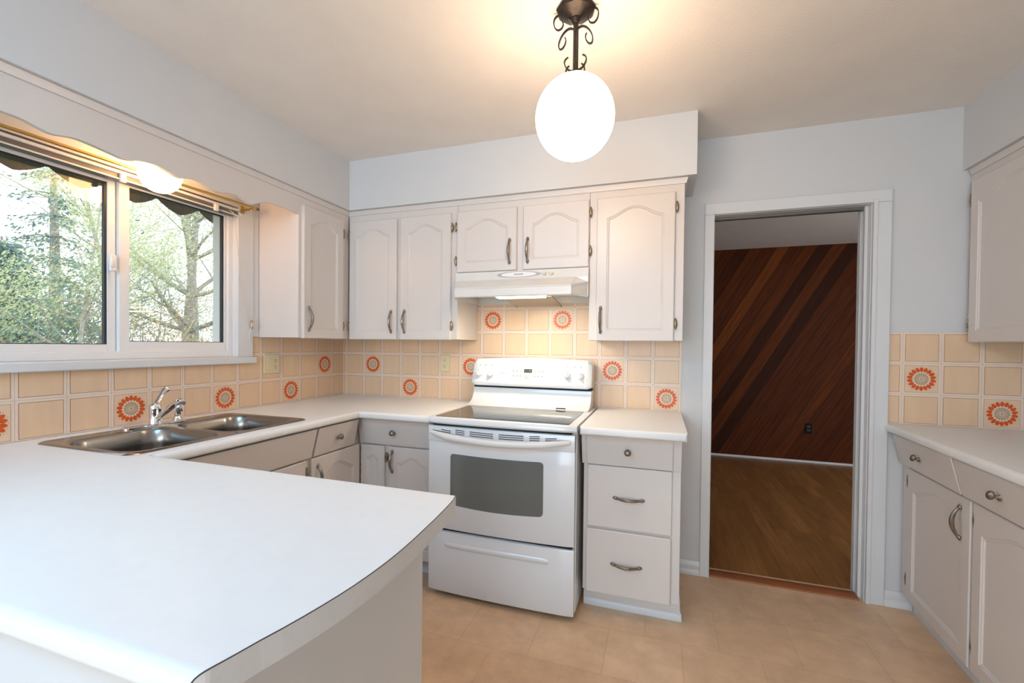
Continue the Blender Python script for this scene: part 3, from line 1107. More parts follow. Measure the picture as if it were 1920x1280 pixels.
XL, YB = 0.662, -0.692     # front edges of the window run and the range run
SX0, SX1, SY0, SY1 = 0.098, 0.592, -1.775, -1.010   # sink cut-out
ct = MB()
front = [(XL - d_, zt, zb) for d_, zt, zb in NC]
flat = lambda c_: (c_, CT, CT - TKN)
full = front + [flat(SX1), flat(SX0), flat(0.004)]
slab_cols(ct, [flat(0.64), flat(0.004)], lambda c_: (c_, -2.405), lambda c_: (c_, SY0))
slab_cols(ct, front + [flat(0.6399)], lambda c_: (c_, -1.742), lambda c_: (c_, SY1))
slab_cols(ct, [flat(0.6399), flat(SX1)], lambda c_: (c_, SY0), lambda c_: (c_, SY1))
slab_cols(ct, [flat(SX0), flat(0.004)], lambda c_: (c_, SY0), lambda c_: (c_, SY1))
slab_cols(ct, full, lambda c_: (c_, SY1), lambda c_: (c_, YB * c_ / XL))
fy = [(YB + d_, zt, zb) for d_, zt, zb in NC] + [flat(-0.35), flat(-0.004)]
slab_cols(ct, fy, lambda c_: (c_ * XL / YB, c_), lambda c_: (1.0875, c_))
tag(ct.build('worktop', 'laminate', angle=50), 'white laminate worktop holding the sink and turning the corner to the range', 'worktop')

pn = MB()
PY0, PY1 = -2.406, -1.742
cols = [(PY0 + d_, zt, zb) for d_, zt, zb in NC]
ymid = [PY0 + 0.017 + (PY1 - PY0 - 0.034) * i / 22 for i in range(1, 22)]
cols += [flat(y) for y in ymid]
cols += [(PY1 - d_, zt, zb) for d_, zt, zb in NC][::-1]
EP = [(-2.440, 1.700), (-2.406, 1.718), (-2.39, 1.728), (-2.335, 1.7405), (-2.281, 1.7535), (-2.188, 1.768), (-2.077, 1.772), (-1.943, 1.763), (-1.816, 1.749), (-1.76, 1.738), (-1.742, 1.722), (-1.70, 1.69)]


def xe(y):
    P = EP
    for i in range(len(P) - 1):
        if P[i][0] <= y <= P[i + 1][0]:
            a = (y - P[i][0]) / (P[i + 1][0] - P[i][0])
            m0 = (P[i + 1][1] - P[max(i - 1, 0)][1]) / (P[i + 1][0] - P[max(i - 1, 0)][0])
            m1 = (P[min(i + 2, len(P) - 1)][1] - P[i][1]) / (P[min(i + 2, len(P) - 1)][0] - P[i][0])
            h = P[i + 1][0] - P[i][0]
            return ((2 * a ** 3 - 3 * a * a + 1) * P[i][1] + (a ** 3 - 2 * a * a + a) * h * m0 + (-2 * a ** 3 + 3 * a * a) * P[i + 1][1] + (a ** 3 - a * a) * h * m1)
    return P[-1][1]


slab_cols(pn, cols, lambda c_: (0.6402, c_), lambda c_: (xe(c_), c_))
pt = tag(pn.build('peninsula_worktop', 'laminate', angle=50), 'broad white peninsula worktop with a curved end filling the foreground', 'worktop')
em = MB()
ec = [c_ for c_ in cols]
n = len(ec)
for i in range(n - 1):
    a, b_ = ec[i], ec[i + 1]
    p = [(xe(a[0]), a[0], a[1]), (xe(b_[0]), b_[0], b_[1]), (xe(b_[0]), b_[0], b_[2]), (xe(a[0]), a[0], a[2])]
    q = [(x + 0.0022, y, z) for x, y, z in p]
    em.add(p + q, [(4, 5, 6, 7), (0, 1, 5, 4), (3, 7, 6, 2)])
em.build('edge_band', 'laminate_edge', pt, angle=50)
sl = MB().tube([(xe(c_[0]) + 0.0012, c_[0], c_[1] + 0.0002) for c_ in ec], 0.0011, 6)
sl.build('edge_seam', 'dark_line', pt)

sm = MB()
cs_ = [(YB + d_, zt, zb) for d_, zt, zb in NC] + [flat(-0.35), flat(-0.004)]
slab_cols(sm, cs_, lambda c_: (1.8625 + max(0, (YB + 0.010 - c_)), c_), lambda c_: (2.322 - max(0, (YB + 0.010 - c_)), c_))
tag(sm.build('worktop', 'laminate', angle=50), 'small white worktop on the three-drawer cabinet beside the doorway', 'worktop')

rm = MB()
for xx in (0,):
    def fx(y):
        return 3.268 + 0.045 * y
    rcols = [(d_, zt, zb) for d_, zt, zb in NC] + [flat(0.3)]

    def pA(c_):
        return (fx(-0.004) + c_ + max(0, 0.012 - c_) * 0.0, -0.004)

    def pB(c_):
        return (fx(-1.9) + c_, -1.9)
    slab_cols(rm, rcols, pA, pB)
    slab_cols(rm, [flat(0.3), flat(1.0)], lambda c_: (fx(-0.004) + 0.3, -0.004) if c_ < 0.5 else (XR - 0.003, -0.004), lambda c_: (fx(-1.9) + 0.3, -1.9) if c_ < 0.5 else (XR - 0.003, -1.9))
tag(rm.build('worktop', 'laminate', angle=50), 'white worktop along the right wall under the daisy tiles', 'worktop')

# ------------------------------------------------------------------ sink
def rrect(x0, x1, y0, y1, r, n=6):
    """rounded rectangle, r = radii for corners (x1,y1),(x0,y1),(x0,y0),(x1,y0)"""
    if not hasattr(r, '__len__'):
        r = [r] * 4
    C_ = [(x1, y1, 0), (x0, y1, 90), (x0, y0, 180), (x1, y0, 270)]
    S_ = [(-1, -1), (1, -1), (1, 1), (-1, 1)]
    out = []
    for (cx_, cy_, a0), (sx_, sy_), q in zip(C_, S_, r):
        for k in range(n + 1):
            a = math.radians(a0 + 90 * k / n)
            out.append((cx_ + sx_ * q + q * math.cos(a), cy_ + sy_ * q + q * math.sin(a)))
    return out


sk = MB()
RZT = CT + 0.0045
ox0, ox1, oy0, oy1 = 0.088, 0.604, -1.788, -0.998
bx0, bx1 = 0.180, 0.566
ym = -1.392
B1 = (-1.752, -1.415)
B2 = (-1.369, -1.034)
sink = thing('kitchen_sink', 'stainless double-bowl sink set in the worktop under the window', 'sink', (0.35, -1.39, CT))
rim = MB()
for (y0, y1), (q0, q1), rr in ((B1, (oy0, ym), [0.0002, 0.0002, 0.045, 0.045]), (B2, (ym, oy1), [0.045, 0.045, 0.0002, 0.0002])):
    inner = rrect(bx0, bx1, y0, y1, 0.075)
    outer = rrect(ox0, ox1, q0, q1, rr)
    lip = rrect(ox0 + 0.006, ox1 - 0.006, q0 + (0.006 if q0 == oy0 else 0), q1 - (0.006 if q1 == oy1 else 0), [max(v - 0.004, 0.0002) for v in rr])
    rim.loft([[(x, y, CT + 0.0004) for x, y in outer], [(x, y, RZT) for x, y in lip], [(x, y, RZT - 0.001) for x, y in rrect(bx0 - 0.010, bx1 + 0.010, y0 - 0.010, y1 + 0.010, 0.082)], [(x, y, RZT - 0.004) for x, y in rrect(bx0 - 0.003, bx1 + 0.003, y0 - 0.003, y1 + 0.003, 0.077)]], True, False, False)
local(sink, rim, 'rim', 'stainless', angle=50)
for y0, y1 in (B1, B2):
    bm_ = MB()
    L = []
    for ins, z in ((-0.003, RZT - 0.004), (0.002, RZT - 0.012), (0.006, CT - 0.06), (0.010, CT - 0.13), (0.022, CT - 0.160), (0.050, CT - 0.172)):
        L.append([(x, y, z) for x, y in rrect(bx0 + ins, bx1 - ins, y0 + ins, y1 - ins, max(0.078 - ins * 0.5, 0.03))])
    bm_.loft(L, True, False, True)
    bo = local(sink, bm_, 'bowl', 'stainless', angle=60)
    dc = MB().lathe([(0.0, 0.0), (0.030, 0.0), (0.040, 0.002), (0.043, 0.0005), (0.043, -0.004)], ((bx0 + bx1) / 2, (y0 + y1) / 2, CT - 0.1715), 'z', 24)
    dc.build('drain', 'chrome', bo)

# faucet
FX_, FY_ = 0.136, -1.400
fa = thing('faucet', 'chrome single-lever faucet with a low slanted spout behind the sink', 'faucet', (FX_, FY_, RZT))
fp = MB()
pl = [(x, y) for x, y in rrect(FX_ - 0.027, FX_ + 0.027, FY_ - 0.130, FY_ + 0.130, 0.0265, 8)]
pl2 = [(x, y) for x, y in rrect(FX_ - 0.021, FX_ + 0.021, FY_ - 0.124, FY_ + 0.124, 0.0205, 8)]
fp.loft([[(x, y, RZT - 0.0005) for x, y in pl], [(x, y, RZT + 0.006) for x, y in pl], [(x, y, RZT + 0.010) for x, y in pl2]])
local(fa, fp, 'deck_plate', 'chrome', angle=40)
z0 = RZT + 0.008
local(fa, MB().lathe([(0.026, z0), (0.0245, z0 + 0.006), (0.0225, z0 + 0.03), (0.0225, z0 + 0.056), (0.0235, z0 + 0.058), (0.0235, z0 + 0.078), (0.020, z0 + 0.086), (0.010, z0 + 0.092), (0, z0 + 0.093)], (FX_, FY_, 0), 'z', 28), 'body', 'chrome', angle=50)
lp = smooth_poly([(FX_ - 0.004, FY_ - 0.004, z0 + 0.072), (FX_ - 0.008, FY_ + 0.012, z0 + 0.092), (FX_ - 0.013, FY_ + 0.032, z0 + 0.118), (FX_ - 0.016, FY_ + 0.050, z0 + 0.140), (FX_ - 0.016, FY_ + 0.064, z0 + 0.147)], 4)
nl = len(lp)
local(fa, MB().tube(lp, [0.017 - 0.006 * math.sin(PI * min(1, 1.3 * i / nl)) * 0.8 if i < nl - 2 else 0.008 for i in range(nl)], 14, flat=(0.75, 1.0)), 'lever', 'chrome', angle=60)
sp_ = smooth_poly([(FX_ + 0.010, FY_, z0 + 0.022), (FX_ + 0.04, FY_ - 0.003, z0 + 0.040), (FX_ + 0.09, FY_ - 0.010, z0 + 0.066), (FX_ + 0.135, FY_ - 0.016, z0 + 0.092), (FX_ + 0.160, FY_ - 0.019, z0 + 0.104), (FX_ + 0.182, FY_ - 0.022, z0 + 0.104), (FX_ + 0.190, FY_ - 0.023, z0 + 0.098)], 5)
ns = len(sp_)
so = local(fa, MB().tube(sp_, [0.0125 + 0.001 * i / ns + (0.004 if i > ns * 0.72 else 0) for i in range(ns)], 16), 'spout', 'chrome', angle=60)
MB().lathe([(0, -0.004), (0.0125, -0.004), (0.014, 0.0), (0.014, 0.022), (0.010, 0.026)], (FX_ + 0.176, FY_ - 0.021, z0 + 0.072), 'z', 20).build('aerator', 'chrome', so)
sy = FY_ + 0.098
spr = thing('sink_sprayer', 'chrome side sprayer standing in its holder right of the faucet', 'sprayer', (0.130, sy, RZT + 0.0105))
z1 = RZT + 0.0105
local(spr, MB().lathe([(0.020, z1), (0.020, z1 + 0.004), (0.0145, z1 + 0.014), (0.0135, z1 + 0.018), (0, z1 + 0.018)], (0.130, sy, 0), 'z', 22), 'holder', 'chrome', angle=50)
local(spr, MB().lathe([(0.009, z1 + 0.0185), (0.0150, z1 + 0.024), (0.0155, z1 + 0.046), (0.0105, z1 + 0.060), (0.0115, z1 + 0.070), (0.0095, z1 + 0.078), (0, z1 + 0.079)], (0.130, sy, 0), 'z', 22), 'spray_head', 'chrome', angle=50)

# ------------------------------------------------------------------ range
RXa, RXb = 1.093, 1.853
RC = (RXa + RXb) / 2
rg = thing('range', 'white electric range with black glass cooktop between the two worktops', 'range', (RC, -0.35, 0))
local(rg, MB().box(RXa + 0.006, RXb - 0.006, -0.660, -0.030, 0.035, 0.885), 'body', 'white_enamel', bevel=0.003)
for x in (RXa + 0.05, RXb - 0.05):
    for y in (-0.60, -0.10):
        local(rg, MB().lathe([(0.018, 0), (0.018, 0.012), (0.010, 0.016), (0.010, 0.036)], (x, y, 0), 'z', 12), 'foot', 'black_plastic')


def bow(x, amt=0.022):
    t_ = (x - RC) / ((RXb - RXa) / 2)
    return amt * (1 - t_ * t_)


# cooktop deck with bowed front and glass
dk = MB()
st = [RXa + (RXb - RXa) * i / 16 for i in range(17)]
L = []
for i, x in enumerate(st):
    e = 0.012 if i in (0, 16) else 0.0
    yf_ = -0.722 - bow(x, 0.018) + e
    L.append([(x, -0.045, 0.887), (x, -0.045, 0.921 - e * 0.3), (x, yf_ + 0.012, 0.921 - e * 0.3), (x, yf_ + 0.004, 0.917 - e * 0.3), (x, yf_, 0.909), (x, yf_, 0.895), (x, yf_ + 0.008, 0.887)])
dk.loft(L)
deck = local(rg, dk, 'cooktop_deck', 'white_enamel', angle=40)
gl = rrect(1.132, 1.815, -0.705, -0.262, 0.012, 4)
gm = MB().loft([[(x, y - (bow(x, 0.014) if y < -0.5 else 0), 0.9205) for x, y in gl], [(x, y - (bow(x, 0.014) if y < -0.5 else 0), 0.9232) for x, y in gl]], True, False, True)
for (x, y, r) in ((1.30, -0.585, 0.105), (1.65, -0.585, 0.085), (1.30, -0.36, 0.080), (1.65, -0.36, 0.085)):
    for rr in (r, r * 0.62):
        gm.loft([[(x + rr * math.cos(2 * PI * k / 40), y + rr * math.sin(2 * PI * k / 40), 0.92335) for k in range(40)], [(x + (rr - 0.0016) * math.cos(2 * PI * k / 40), y + (rr - 0.0016) * math.sin(2 * PI * k / 40), 0.92335) for k in range(40)]], True, False, False, 1)
gm.build('cooktop_glass', ['cooktop_glass', 'pale_print'], deck, smooth=False)
vt = MB().tube([(1.655, -0.253, 0.930), (1.67, -0.257, 0.931), (1.695, -0.257, 0.931), (1.71, -0.253, 0.930)], 0.0032, 8)
vt.build('oven_vent', 'black_plastic', deck)

# backguard: concave riser and rounded control panel
rs = MB()
prof = [(-0.262, 0.9205), (-0.225, 0.926), (-0.185, 0.938), (-0.155, 0.958), (-0.138, 0.985), (-0.130, 1.022), (-0.045, 1.022), (-0.045, 0.9205)]
rs.prism(prof, RXa + 0.008, RXb - 0.018, 'x')
local(rg, rs, 'riser', 'white_enamel', bevel=0.002, angle=50)
local(rg, MB().box(RXa + 0.010, RXb - 0.022, -0.126, -0.05, 1.0222, 1.034), 'panel_gap', 'shadow_gap')
cp = MB()
L = []
CXa, CXb = RXa + 0.002, RXb - 0.016
CC = (CXa + CXb) / 2
for i in range(33):
    x = CXa + (CXb - CXa) * i / 32
    t_ = (x - CC) / ((CXb - CXa) / 2)
    e = max(0, abs(t_) - 0.965) / 0.035
    rnd = 0.016 * (1 - math.sqrt(max(0, 1 - e * e)))
    zc = 1.050 + 0.012 * t_ * t_
    top = 1.197 + 0.010 * (1 - t_ * t_) - rnd
    L.append([(x, -0.032, 1.034 + rnd * 0.5), (x, -0.150 + rnd, 1.034 + rnd * 0.5), (x, -0.163 + rnd, 1.040 + rnd * 0.5), (x, -0.166 + rnd, zc), (x, -0.158 + rnd, zc + 0.012),
              (x, -0.134 + rnd, top - 0.018), (x, -0.131 + rnd, top - 0.012), (x, -0.122 + rnd, top - 0.003), (x, -0.110, top), (x, -0.032, top)])
cp.loft(L)


def onp(z, off=0.0):
    """y of the sloping panel face at height z"""
    return -0.158 + (z - 1.064) / (1.185 - 1.064) * 0.024 - off


def decal(m, x0, x1, z0, z1, lift=0.0006, mi=0):
    m.add([(x0, onp(z0, lift), z0), (x1, onp(z0, lift), z0), (x1, onp(z1, lift), z1), (x0, onp(z1, lift), z1)], [(0, 1, 2, 3)], mi)


for x in (1.146, 1.184, 1.222, 1.697, 1.736, 1.776):
    decal(cp, x - 0.003, x + 0.003, 1.158, 1.163, mi=1)
for x in (1.140, 1.160):
    decal(cp, x - 0.002, x + 0.002, 1.073, 1.077, mi=1)
a0, a1, q0, q1 = 1.352, 1.568, 1.073, 1.158
for (x0, x1, zz0, zz1) in ((a0, a1, q1 - 0.0015, q1), (a0, a1, q0, q0 + 0.001), (a0, a0 + 0.0012, q0, q1), (a1 - 0.0012, a1, q0, q1)):
    decal(cp, x0, x1, zz0, zz1, mi=1)
for k in range(5):
    decal(cp, 1.436, 1.436 + (0.030, 0.034, 0.026, 0.032, 0.028)[k], 1.108 - k * 0.006, 1.110 - k * 0.006, 0.0008, mi=1)
pnl = local(rg, cp, 'control_panel', ['white_enamel', 'pale_print'], angle=38)


TIL = math.atan2(0.024, 0.121)


def add_dial(x, z, big=False):
    m = MB()
    R_ = 0.023 if big else 0.019
    m.lathe([(R_ + 0.003, 0.001), (R_ + 0.003, -0.002), (R_, -0.003), (R_ - 0.002, -0.018), (R_ - 0.005, -0.021), (0, -0.022)], (0, 0, 0), 'y', 28)
    m.box(-0.004, 0.004, -0.028, -0.016, -R_ + 0.004, R_ - 0.004)
    o = m.build('dial', 'white_plastic', pnl, loc=(x, onp(z), z), angle=40)
    o.rotation_euler = (-TIL, 0, 0)
    o.matrix_parent_inverse = Matrix.Identity(4)
    pk = MB().box(-0.001, 0.001, -0.0286, -0.0275, 0.004, R_ - 0.005)
    pk.build('pointer', 'pale_print', o)
    return o


add_dial(1.146, 1.112, True)
add_dial(1.222, 1.106)
add_dial(1.697, 1.112)
add_dial(1.776, 1.109)
for z in (1.128, 1.100):
    for x in (1.368, 1.390, 1.412, 1.500, 1.524, 1.548):
        bt = MB()
        decal(bt, x - 0.006, x + 0.006, z - 0.004, z + 0.004, 0.0008)
        bt.build('key', 'oval_grey', pnl, smooth=False)
lc = MB()
decal(lc, 1.433, 1.483, 1.120, 1.142, 0.0009)
lo = lc.build('clock_display', 'lcd', pnl, smooth=False)


def text_mesh(s_, size, name, mat, parent, mw):
    cu = bpy.data.curves.new(name, 'FONT')
    cu.body = s_
    cu.size = size
    cu.align_x = 'CENTER'
    cu.align_y = 'CENTER'
    cu.extrude = 0.0002
    ob = bpy.data.objects.new('tmp', cu)
    COL.objects.link(ob)
    dg = bpy.context.evaluated_depsgraph_get()
    me = bpy.data.meshes.new_from_object(ob.evaluated_get(dg))
    bpy.data.objects.remove(ob)
    bpy.data.curves.remove(cu)
    me.transform(mw)
    me.name = name
    me.materials.clear()
    me.materials.append(MAT[mat])
    o = bpy.data.objects.new(name, me)
    COL.objects.link(o)
    o.parent = parent
    return o


text_mesh('11:38', 0.0175, 'clock_digits', 'lcd_digit', lo, Matrix.Translation((1.458, onp(1.131, 0.0012), 1.131)) @ Matrix.Rotation(PI / 2 - TIL, 4, 'X'))
text_mesh('Kenmore', 0.0125, 'maker_mark', 'pale_print', pnl, Matrix.Translation((1.298, onp(1.113, 0.0006), 1.113)) @ Matrix.Rotation(PI / 2 - TIL, 4, 'X'))


def front_slab(z0, z1, yb, yf_, amt, x0=RXa + 0.001, x1=RXb - 0.009, rr=0.006):
    m = MB()
    L = []
    for i in range(21):
        x = x0 + (x1 - x0) * i / 20
        e = rr * 0.8 if i in (0, 20) else 0.0
        y = yf_ - bow(x, amt) + e
        L.append([(x, yb, z0), (x, yb, z1), (x, y + rr, z1), (x, y + rr * 0.3, z1 - rr * 0.3), (x, y, z1 - rr), (x, y, z0 + rr), (x, y + rr * 0.3, z0 + rr * 0.3), (x, y + rr, z0)])
    m.loft(L)
    return m


AM = 0.016
YD = -0.703
local(rg, MB().box(RXa + 0.02, RXb - 0.03, -0.690, -0.655, 0.872, 0.8872), 'vent_gap', 'shadow_gap')
od = local(rg, front_slab(0.355, 0.873, -0.661, YD, AM), 'oven_door', 'white_enamel', angle=38)
# vent band above the handle, slots
bd = front_slab(0.795, 0.8735, -0.690, YD - 0.004, AM, rr=0.004)


def slot(x0, x1, z):
    n_ = 6
    for i in range(n_):
        a, b_ = x0 + (x1 - x0) * i / n_, x0 + (x1 - x0) * (i + 1) / n_
        def zz(x):
            return z - bow(x, 0.018)
        ya, yb_ = YD - 0.0046 - bow(a, AM), YD - 0.0046 - bow(b_, AM)
        bd.add([(a, ya, zz(a) - 0.0019), (b_, yb_, zz(b_) - 0.0019), (b_, yb_, zz(b_) + 0.0019), (a, ya, zz(a) + 0.0019)], [(0, 1, 2, 3)], 1)


for (x0, x1, rows) in ((1.120, 1.225, (2,)), (1.170, 1.225, (1,)), (1.250, 1.300, (0, 1, 2)), (1.328, 1.452, (0, 1, 2)), (1.480, 1.604, (0, 1, 2)), (1.632, 1.682, (0, 1, 2)), (1.708, 1.762, (1,)), (1.708, 1.815, (2,))):
    for r in rows:
        slot(x0, x1, 0.876 - 0.0095 * r - 0.004)
bd.build('vent_band', ['white_enamel', 'shadow_gap'], od, angle=38)
hp, hr = [], []
for i in range(25):
    t_ = i / 24
    x = 1.112 + (1.822 - 1.112) * t_
    s_ = math.sin(PI * t_)
    hp.append((x, YD - 0.010 - 0.034 * min(1, s_ * 2.2) - bow(x, AM), 0.842 - 0.024 * s_))
    hr.append(0.0095 + 0.005 * min(1, s_ * 2))
MB().tube(hp, hr, 14, flat=(1.15, 0.9)).build('handle', 'white_plastic', od, angle=60)
# window
L0 = rrect(1.222, 1.700, 0.482, 0.742, 0.018, 5)
K = []


def wy(x, lift):
    return YD - bow(x, AM) - lift


def dens(loop, n_=6):
    out = []
    for i in range(len(loop)):
        a, b_ = loop[i], loop[(i + 1) % len(loop)]
        m_ = n_ if math.hypot(a[0] - b_[0], a[1] - b_[1]) > 0.1 else 1
        for k in range(m_):
            out.append((a[0] + (b_[0] - a[0]) * k / m_, a[1] + (b_[1] - a[1]) * k / m_))
    return out


wn_o = dens(L0)
wn_o = [(x, z - (0.010 * (1 - ((x - 1.461) / 0.239) ** 2) if z < 0.55 else 0.0) + 0.0) for x, z in wn_o]
ow = MB()
xs = [1.461 - 0.239 * math.cos(PI * i / 40) for i in range(41)]
zlo, zhi = [], []
for x in xs:
    e = min(x - 1.222, 1.700 - x)
    rd = 0.018 - math.sqrt(max(0, 0.018 ** 2 - max(0, 0.018 - e) ** 2))
    zlo.append(0.484 + rd - 0.010 * (1 - ((x - 1.461) / 0.239) ** 2))
    zhi.append(0.740 - rd - 0.004 * (1 - ((x - 1.461) / 0.239) ** 2))
for i in range(40):
    a, b_ = xs[i], xs[i + 1]
    ow.add([(a, wy(a, 0.0012), zlo[i]), (b_, wy(b_, 0.0012), zlo[i + 1]), (b_, wy(b_, 0.0012), zhi[i + 1]), (a, wy(a, 0.0012), zhi[i])], [(0, 1, 2, 3)])
ow.build('oven_window', 'oven_glass', od)
local(rg, MB().box(RXa + 0.012, RXb - 0.02, -0.688, -0.655, 0.338, 0.3545), 'door_gap', 'shadow_gap')
# storage drawer with a pressed-in grip
dm = front_slab(0.030, 0.340, -0.661, YD + 0.004, 0.010)
dro = local(rg, dm, 'storage_drawer', 'white_enamel', angle=38)
gp = MB()
L = []
for i in range(41):
    t_ = 0.5 - 0.5 * math.cos(PI * i / 40)
    x = 1.190 + 0.540 * t_
    e = math.sqrt(max(0.0, 1 - (1 - min(1, min(t_, 1 - t_) / 0.04)) ** 2))
    h = 0.017 * max(0.12, e)
    y = YD + 0.004 - bow(x, 0.010)
    zc = 0.272
    L.append([(x, y + 0.002, zc + h), (x, y - 0.0045 * e, zc + h * 0.55), (x, y - 0.0065 * e, zc + h * 0.1), (x, y - 0.0030 * e, zc - h * 0.5), (x, y + 0.002, zc - h)])
gp.loft(L, True, True, True)
gp.build('drawer_grip', 'white_enamel', dro, angle=60)

# ------------------------------------------------------------------ range hood
hd = thing('range_hood', 'white under-cabinet range hood with its lamp lit above the range', 'range hood', (1.455, -0.2, 1.545))
hm = MB()
L = []
for x, fy_, zt in ((1.0725, -0.352, 1.622), (1.1330, -0.490, 1.594), (1.7780, -0.490, 1.594), (1.8385, -0.352, 1.622)):
    L.append([(x, -0.006, 1.545), (x, -0.006, 1.7015), (x, -0.345, 1.7015), (x, -0.352, 1.650), (x, fy_ + 0.004 if fy_ < -0.4 else fy_ - 0.001, zt), (x, fy_, zt - 0.006), (x, fy_, 1.547), (x, fy_ + 0.006, 1.545)])
n_ = len(L[0])
for k in range(3):
    for i in range(n_ - 1):
        hm.add([L[k][i], L[k][i + 1], L[k + 1][i + 1], L[k + 1][i]], [(0, 1, 2, 3)])
hm.add(L[0], [tuple(range(n_))])
hm.add(L[3], [tuple(range(n_ - 1, -1, -1))])
ho = local(hd, hm, 'hood_body', 'hood_enamel', smooth=False)
sm_ = ho.modifiers.new('solid', 'SOLIDIFY')
sm_.thickness = 0.003
sm_.offset = -1
# inside liner and lamp
local(hd, MB().box(1.09, 1.82, -0.345, -0.012, 1.585, 1.590), 'liner', 'hood_enamel')
ln = MB().prism([(-0.455, 1.570), (-0.470, 1.548), (-0.462, 1.538), (-0.400, 1.538), (-0.392, 1.570)], 1.362, 1.628, 'x')
local(hd, ln, 'lamp_lens', 'hood_lens', bevel=0.004)
fl2 = MB().prism([(-0.385, 1.545), (-0.385, 1.551), (-0.120, 1.526), (-0.120, 1.519)], 1.372, 1.655, 'x')
local(hd, fl2, 'grease_filter', 'filter_metal', bevel=0.001)
for q0_, q1_ in (((1.625, -0.40, 1.545), (1.628, -0.38, 1.540)), ((1.650, -0.125, 1.521), (1.652, -0.125, 1.512)), ((1.376, -0.125, 1.521), (1.374, -0.125, 1.512))):
    local(hd, MB().tube([q0_, q1_], 0.0035, 8), 'filter_clip', 'pewter')


def hoody(z):
    """y of the hood's upper fascia"""
    return -0.345 - (1.7015 - z) / (1.7015 - 1.650) * 0.007


ov = MB()
for rx_, rz_, mi, lf in ((0.128, 0.0175, 0, 0.0012), (0.102, 0.0140, 1, 0.0026)):
    cx_, cz_ = 1.455, 1.679
    o_ = len(ov.v)
    k_ = 48
    for k in range(k_):
        a = 2 * PI * k / k_
        x, z = cx_ + rx_ * math.cos(a), cz_ + rz_ * math.sin(a)
        ov.v.append((x, hoody(z) - lf, z))
    for k in range(k_):
        a = 2 * PI * k / k_
        x, z = cx_ + rx_ * math.cos(a), cz_ + rz_ * math.sin(a)
        ov.v.append((x, hoody(z) + 0.001, z))
    ov.f.append(tuple(range(o_, o_ + k_)))
    ov.m.append(mi)
    for k in range(k_):
        ov.f.append((o_ + k, o_ + (k + 1) % k_, o_ + k_ + (k + 1) % k_, o_ + k_ + k))
        ov.m.append(mi)
ovo = ov.build('badge', ['oval_grey', 'white_plastic'], ho)
text_mesh('KENMORE', 0.0115, 'maker_mark', 'black_plastic', ovo, Matrix.Translation((1.455, hoody(1.679) - 0.0030, 1.679)) @ Matrix.Rotation(PI / 2, 4, 'X'))
for x in (1.605, 1.645):
    kn = MB().lathe([(0.0095, 0.0), (0.0095, -0.004), (0.0075, -0.012), (0, -0.013)], (x, hoody(1.677), 1.677), 'y', 18).box(x - 0.0018, x + 0.0018, hoody(1.677) - 0.016, hoody(1.677) - 0.004, 1.670, 1.684)
    kn.build('hood_knob', 'almond_plastic', ho)
    MB().box(x - 0.020, x - 0.016, hoody(1.679) - 0.001, hoody(1.679), 1.677, 1.681).build('knob_mark', 'pale_print', ho)

# ------------------------------------------------------------------ outlets
def outlet_plate(name, label, put_rot, loc, w_, sockets, switch=None):
    t_ = thing(name, label, 'outlet', loc, put_rot)
    MB().box(-w_ / 2, w_ / 2, -0.0075, 0.0, -0.057, 0.057).build('cover_plate', 'almond_plastic', t_, bevel=0.003)
    for x in sockets:
        h = MB().box(x - 0.0165, x + 0.0165, -0.0095, -0.007, -0.034, 0.034)
        for zc in (0.019, -0.019):
            h.box(x - 0.0075, x - 0.0055, -0.0099, -0.0090, zc - 0.001, zc + 0.008, 1).box(x + 0.0055, x + 0.0075, -0.0099, -0.0090, zc - 0.001, zc + 0.008, 1).box(x - 0.0025, x + 0.0025, -0.0099, -0.0090, zc - 0.010, zc - 0.005, 1)
        h.build('receptacle', ['almond_plastic', 'black_plastic'], t_)
    if switch is not None:
        MB().box(switch - 0.0165, switch + 0.0165, -0.0098, -0.007, -0.034, 0.034).build('rocker_switch', 'almond_plastic', t_, bevel=0.002)
    return t_


outlet_plate('power_outlet', 'almond duplex outlet plate on the tiles just left of the range', 0, (0.835, -0.0036, 1.159), 0.072, [0.0])
outlet_plate('power_outlet', 'almond double outlet and switch plate on the tiles right of the window sill', PI / 2, (0.0036, -0.655, 1.158), 0.116, [0.023], -0.023)

# ------------------------------------------------------------------ pendant lamp
PX, PY = 1.916, -1.200
pd = thing('pendant_lamp', 'white globe pendant with black wrought-iron scrolls hanging from the ceiling', 'ceiling lamp', (PX, PY, CEIL))
local(pd, MB().lathe([(0.066, CEIL - 0.0005), (0.068, CEIL - 0.006), (0.062, CEIL - 0.014), (0.046, CEIL - 0.022), (0.024, CEIL - 0.030), (0.012, CEIL - 0.036), (0, CEIL - 0.036)], (PX, PY, 0), 'z', 9), 'canopy', 'black_iron', angle=20)
local(pd, MB().lathe([(0.014, CEIL - 0.022), (0.018, CEIL - 0.034), (0.016, CEIL - 0.042), (0.010, CEIL - 0.050), (0, CEIL - 0.052)], (PX, PY - 0.0, 0), 'z', 16), 'canopy_boss', 'black_iron', angle=50)
stm = MB()
for dx, dy in ((0.004, 0.004), (-0.004, 0.004), (0, -0.005)):
    stm.tube([(PX + dx, PY + dy, CEIL - 0.045), (PX + dx, PY + dy, 2.215)], 0.0055, 8)
local(pd, stm, 'stem', 'black_iron')
kx, kz = 0.00188, 0.00187


def sc_path(pts, sgn):
    P = [((u - 1081) * kx * sgn, 2.2105 + (143 - v) * kz) for u, v in pts]
    return smooth_poly([(PX + h, PY, z) for h, z in P], 6)


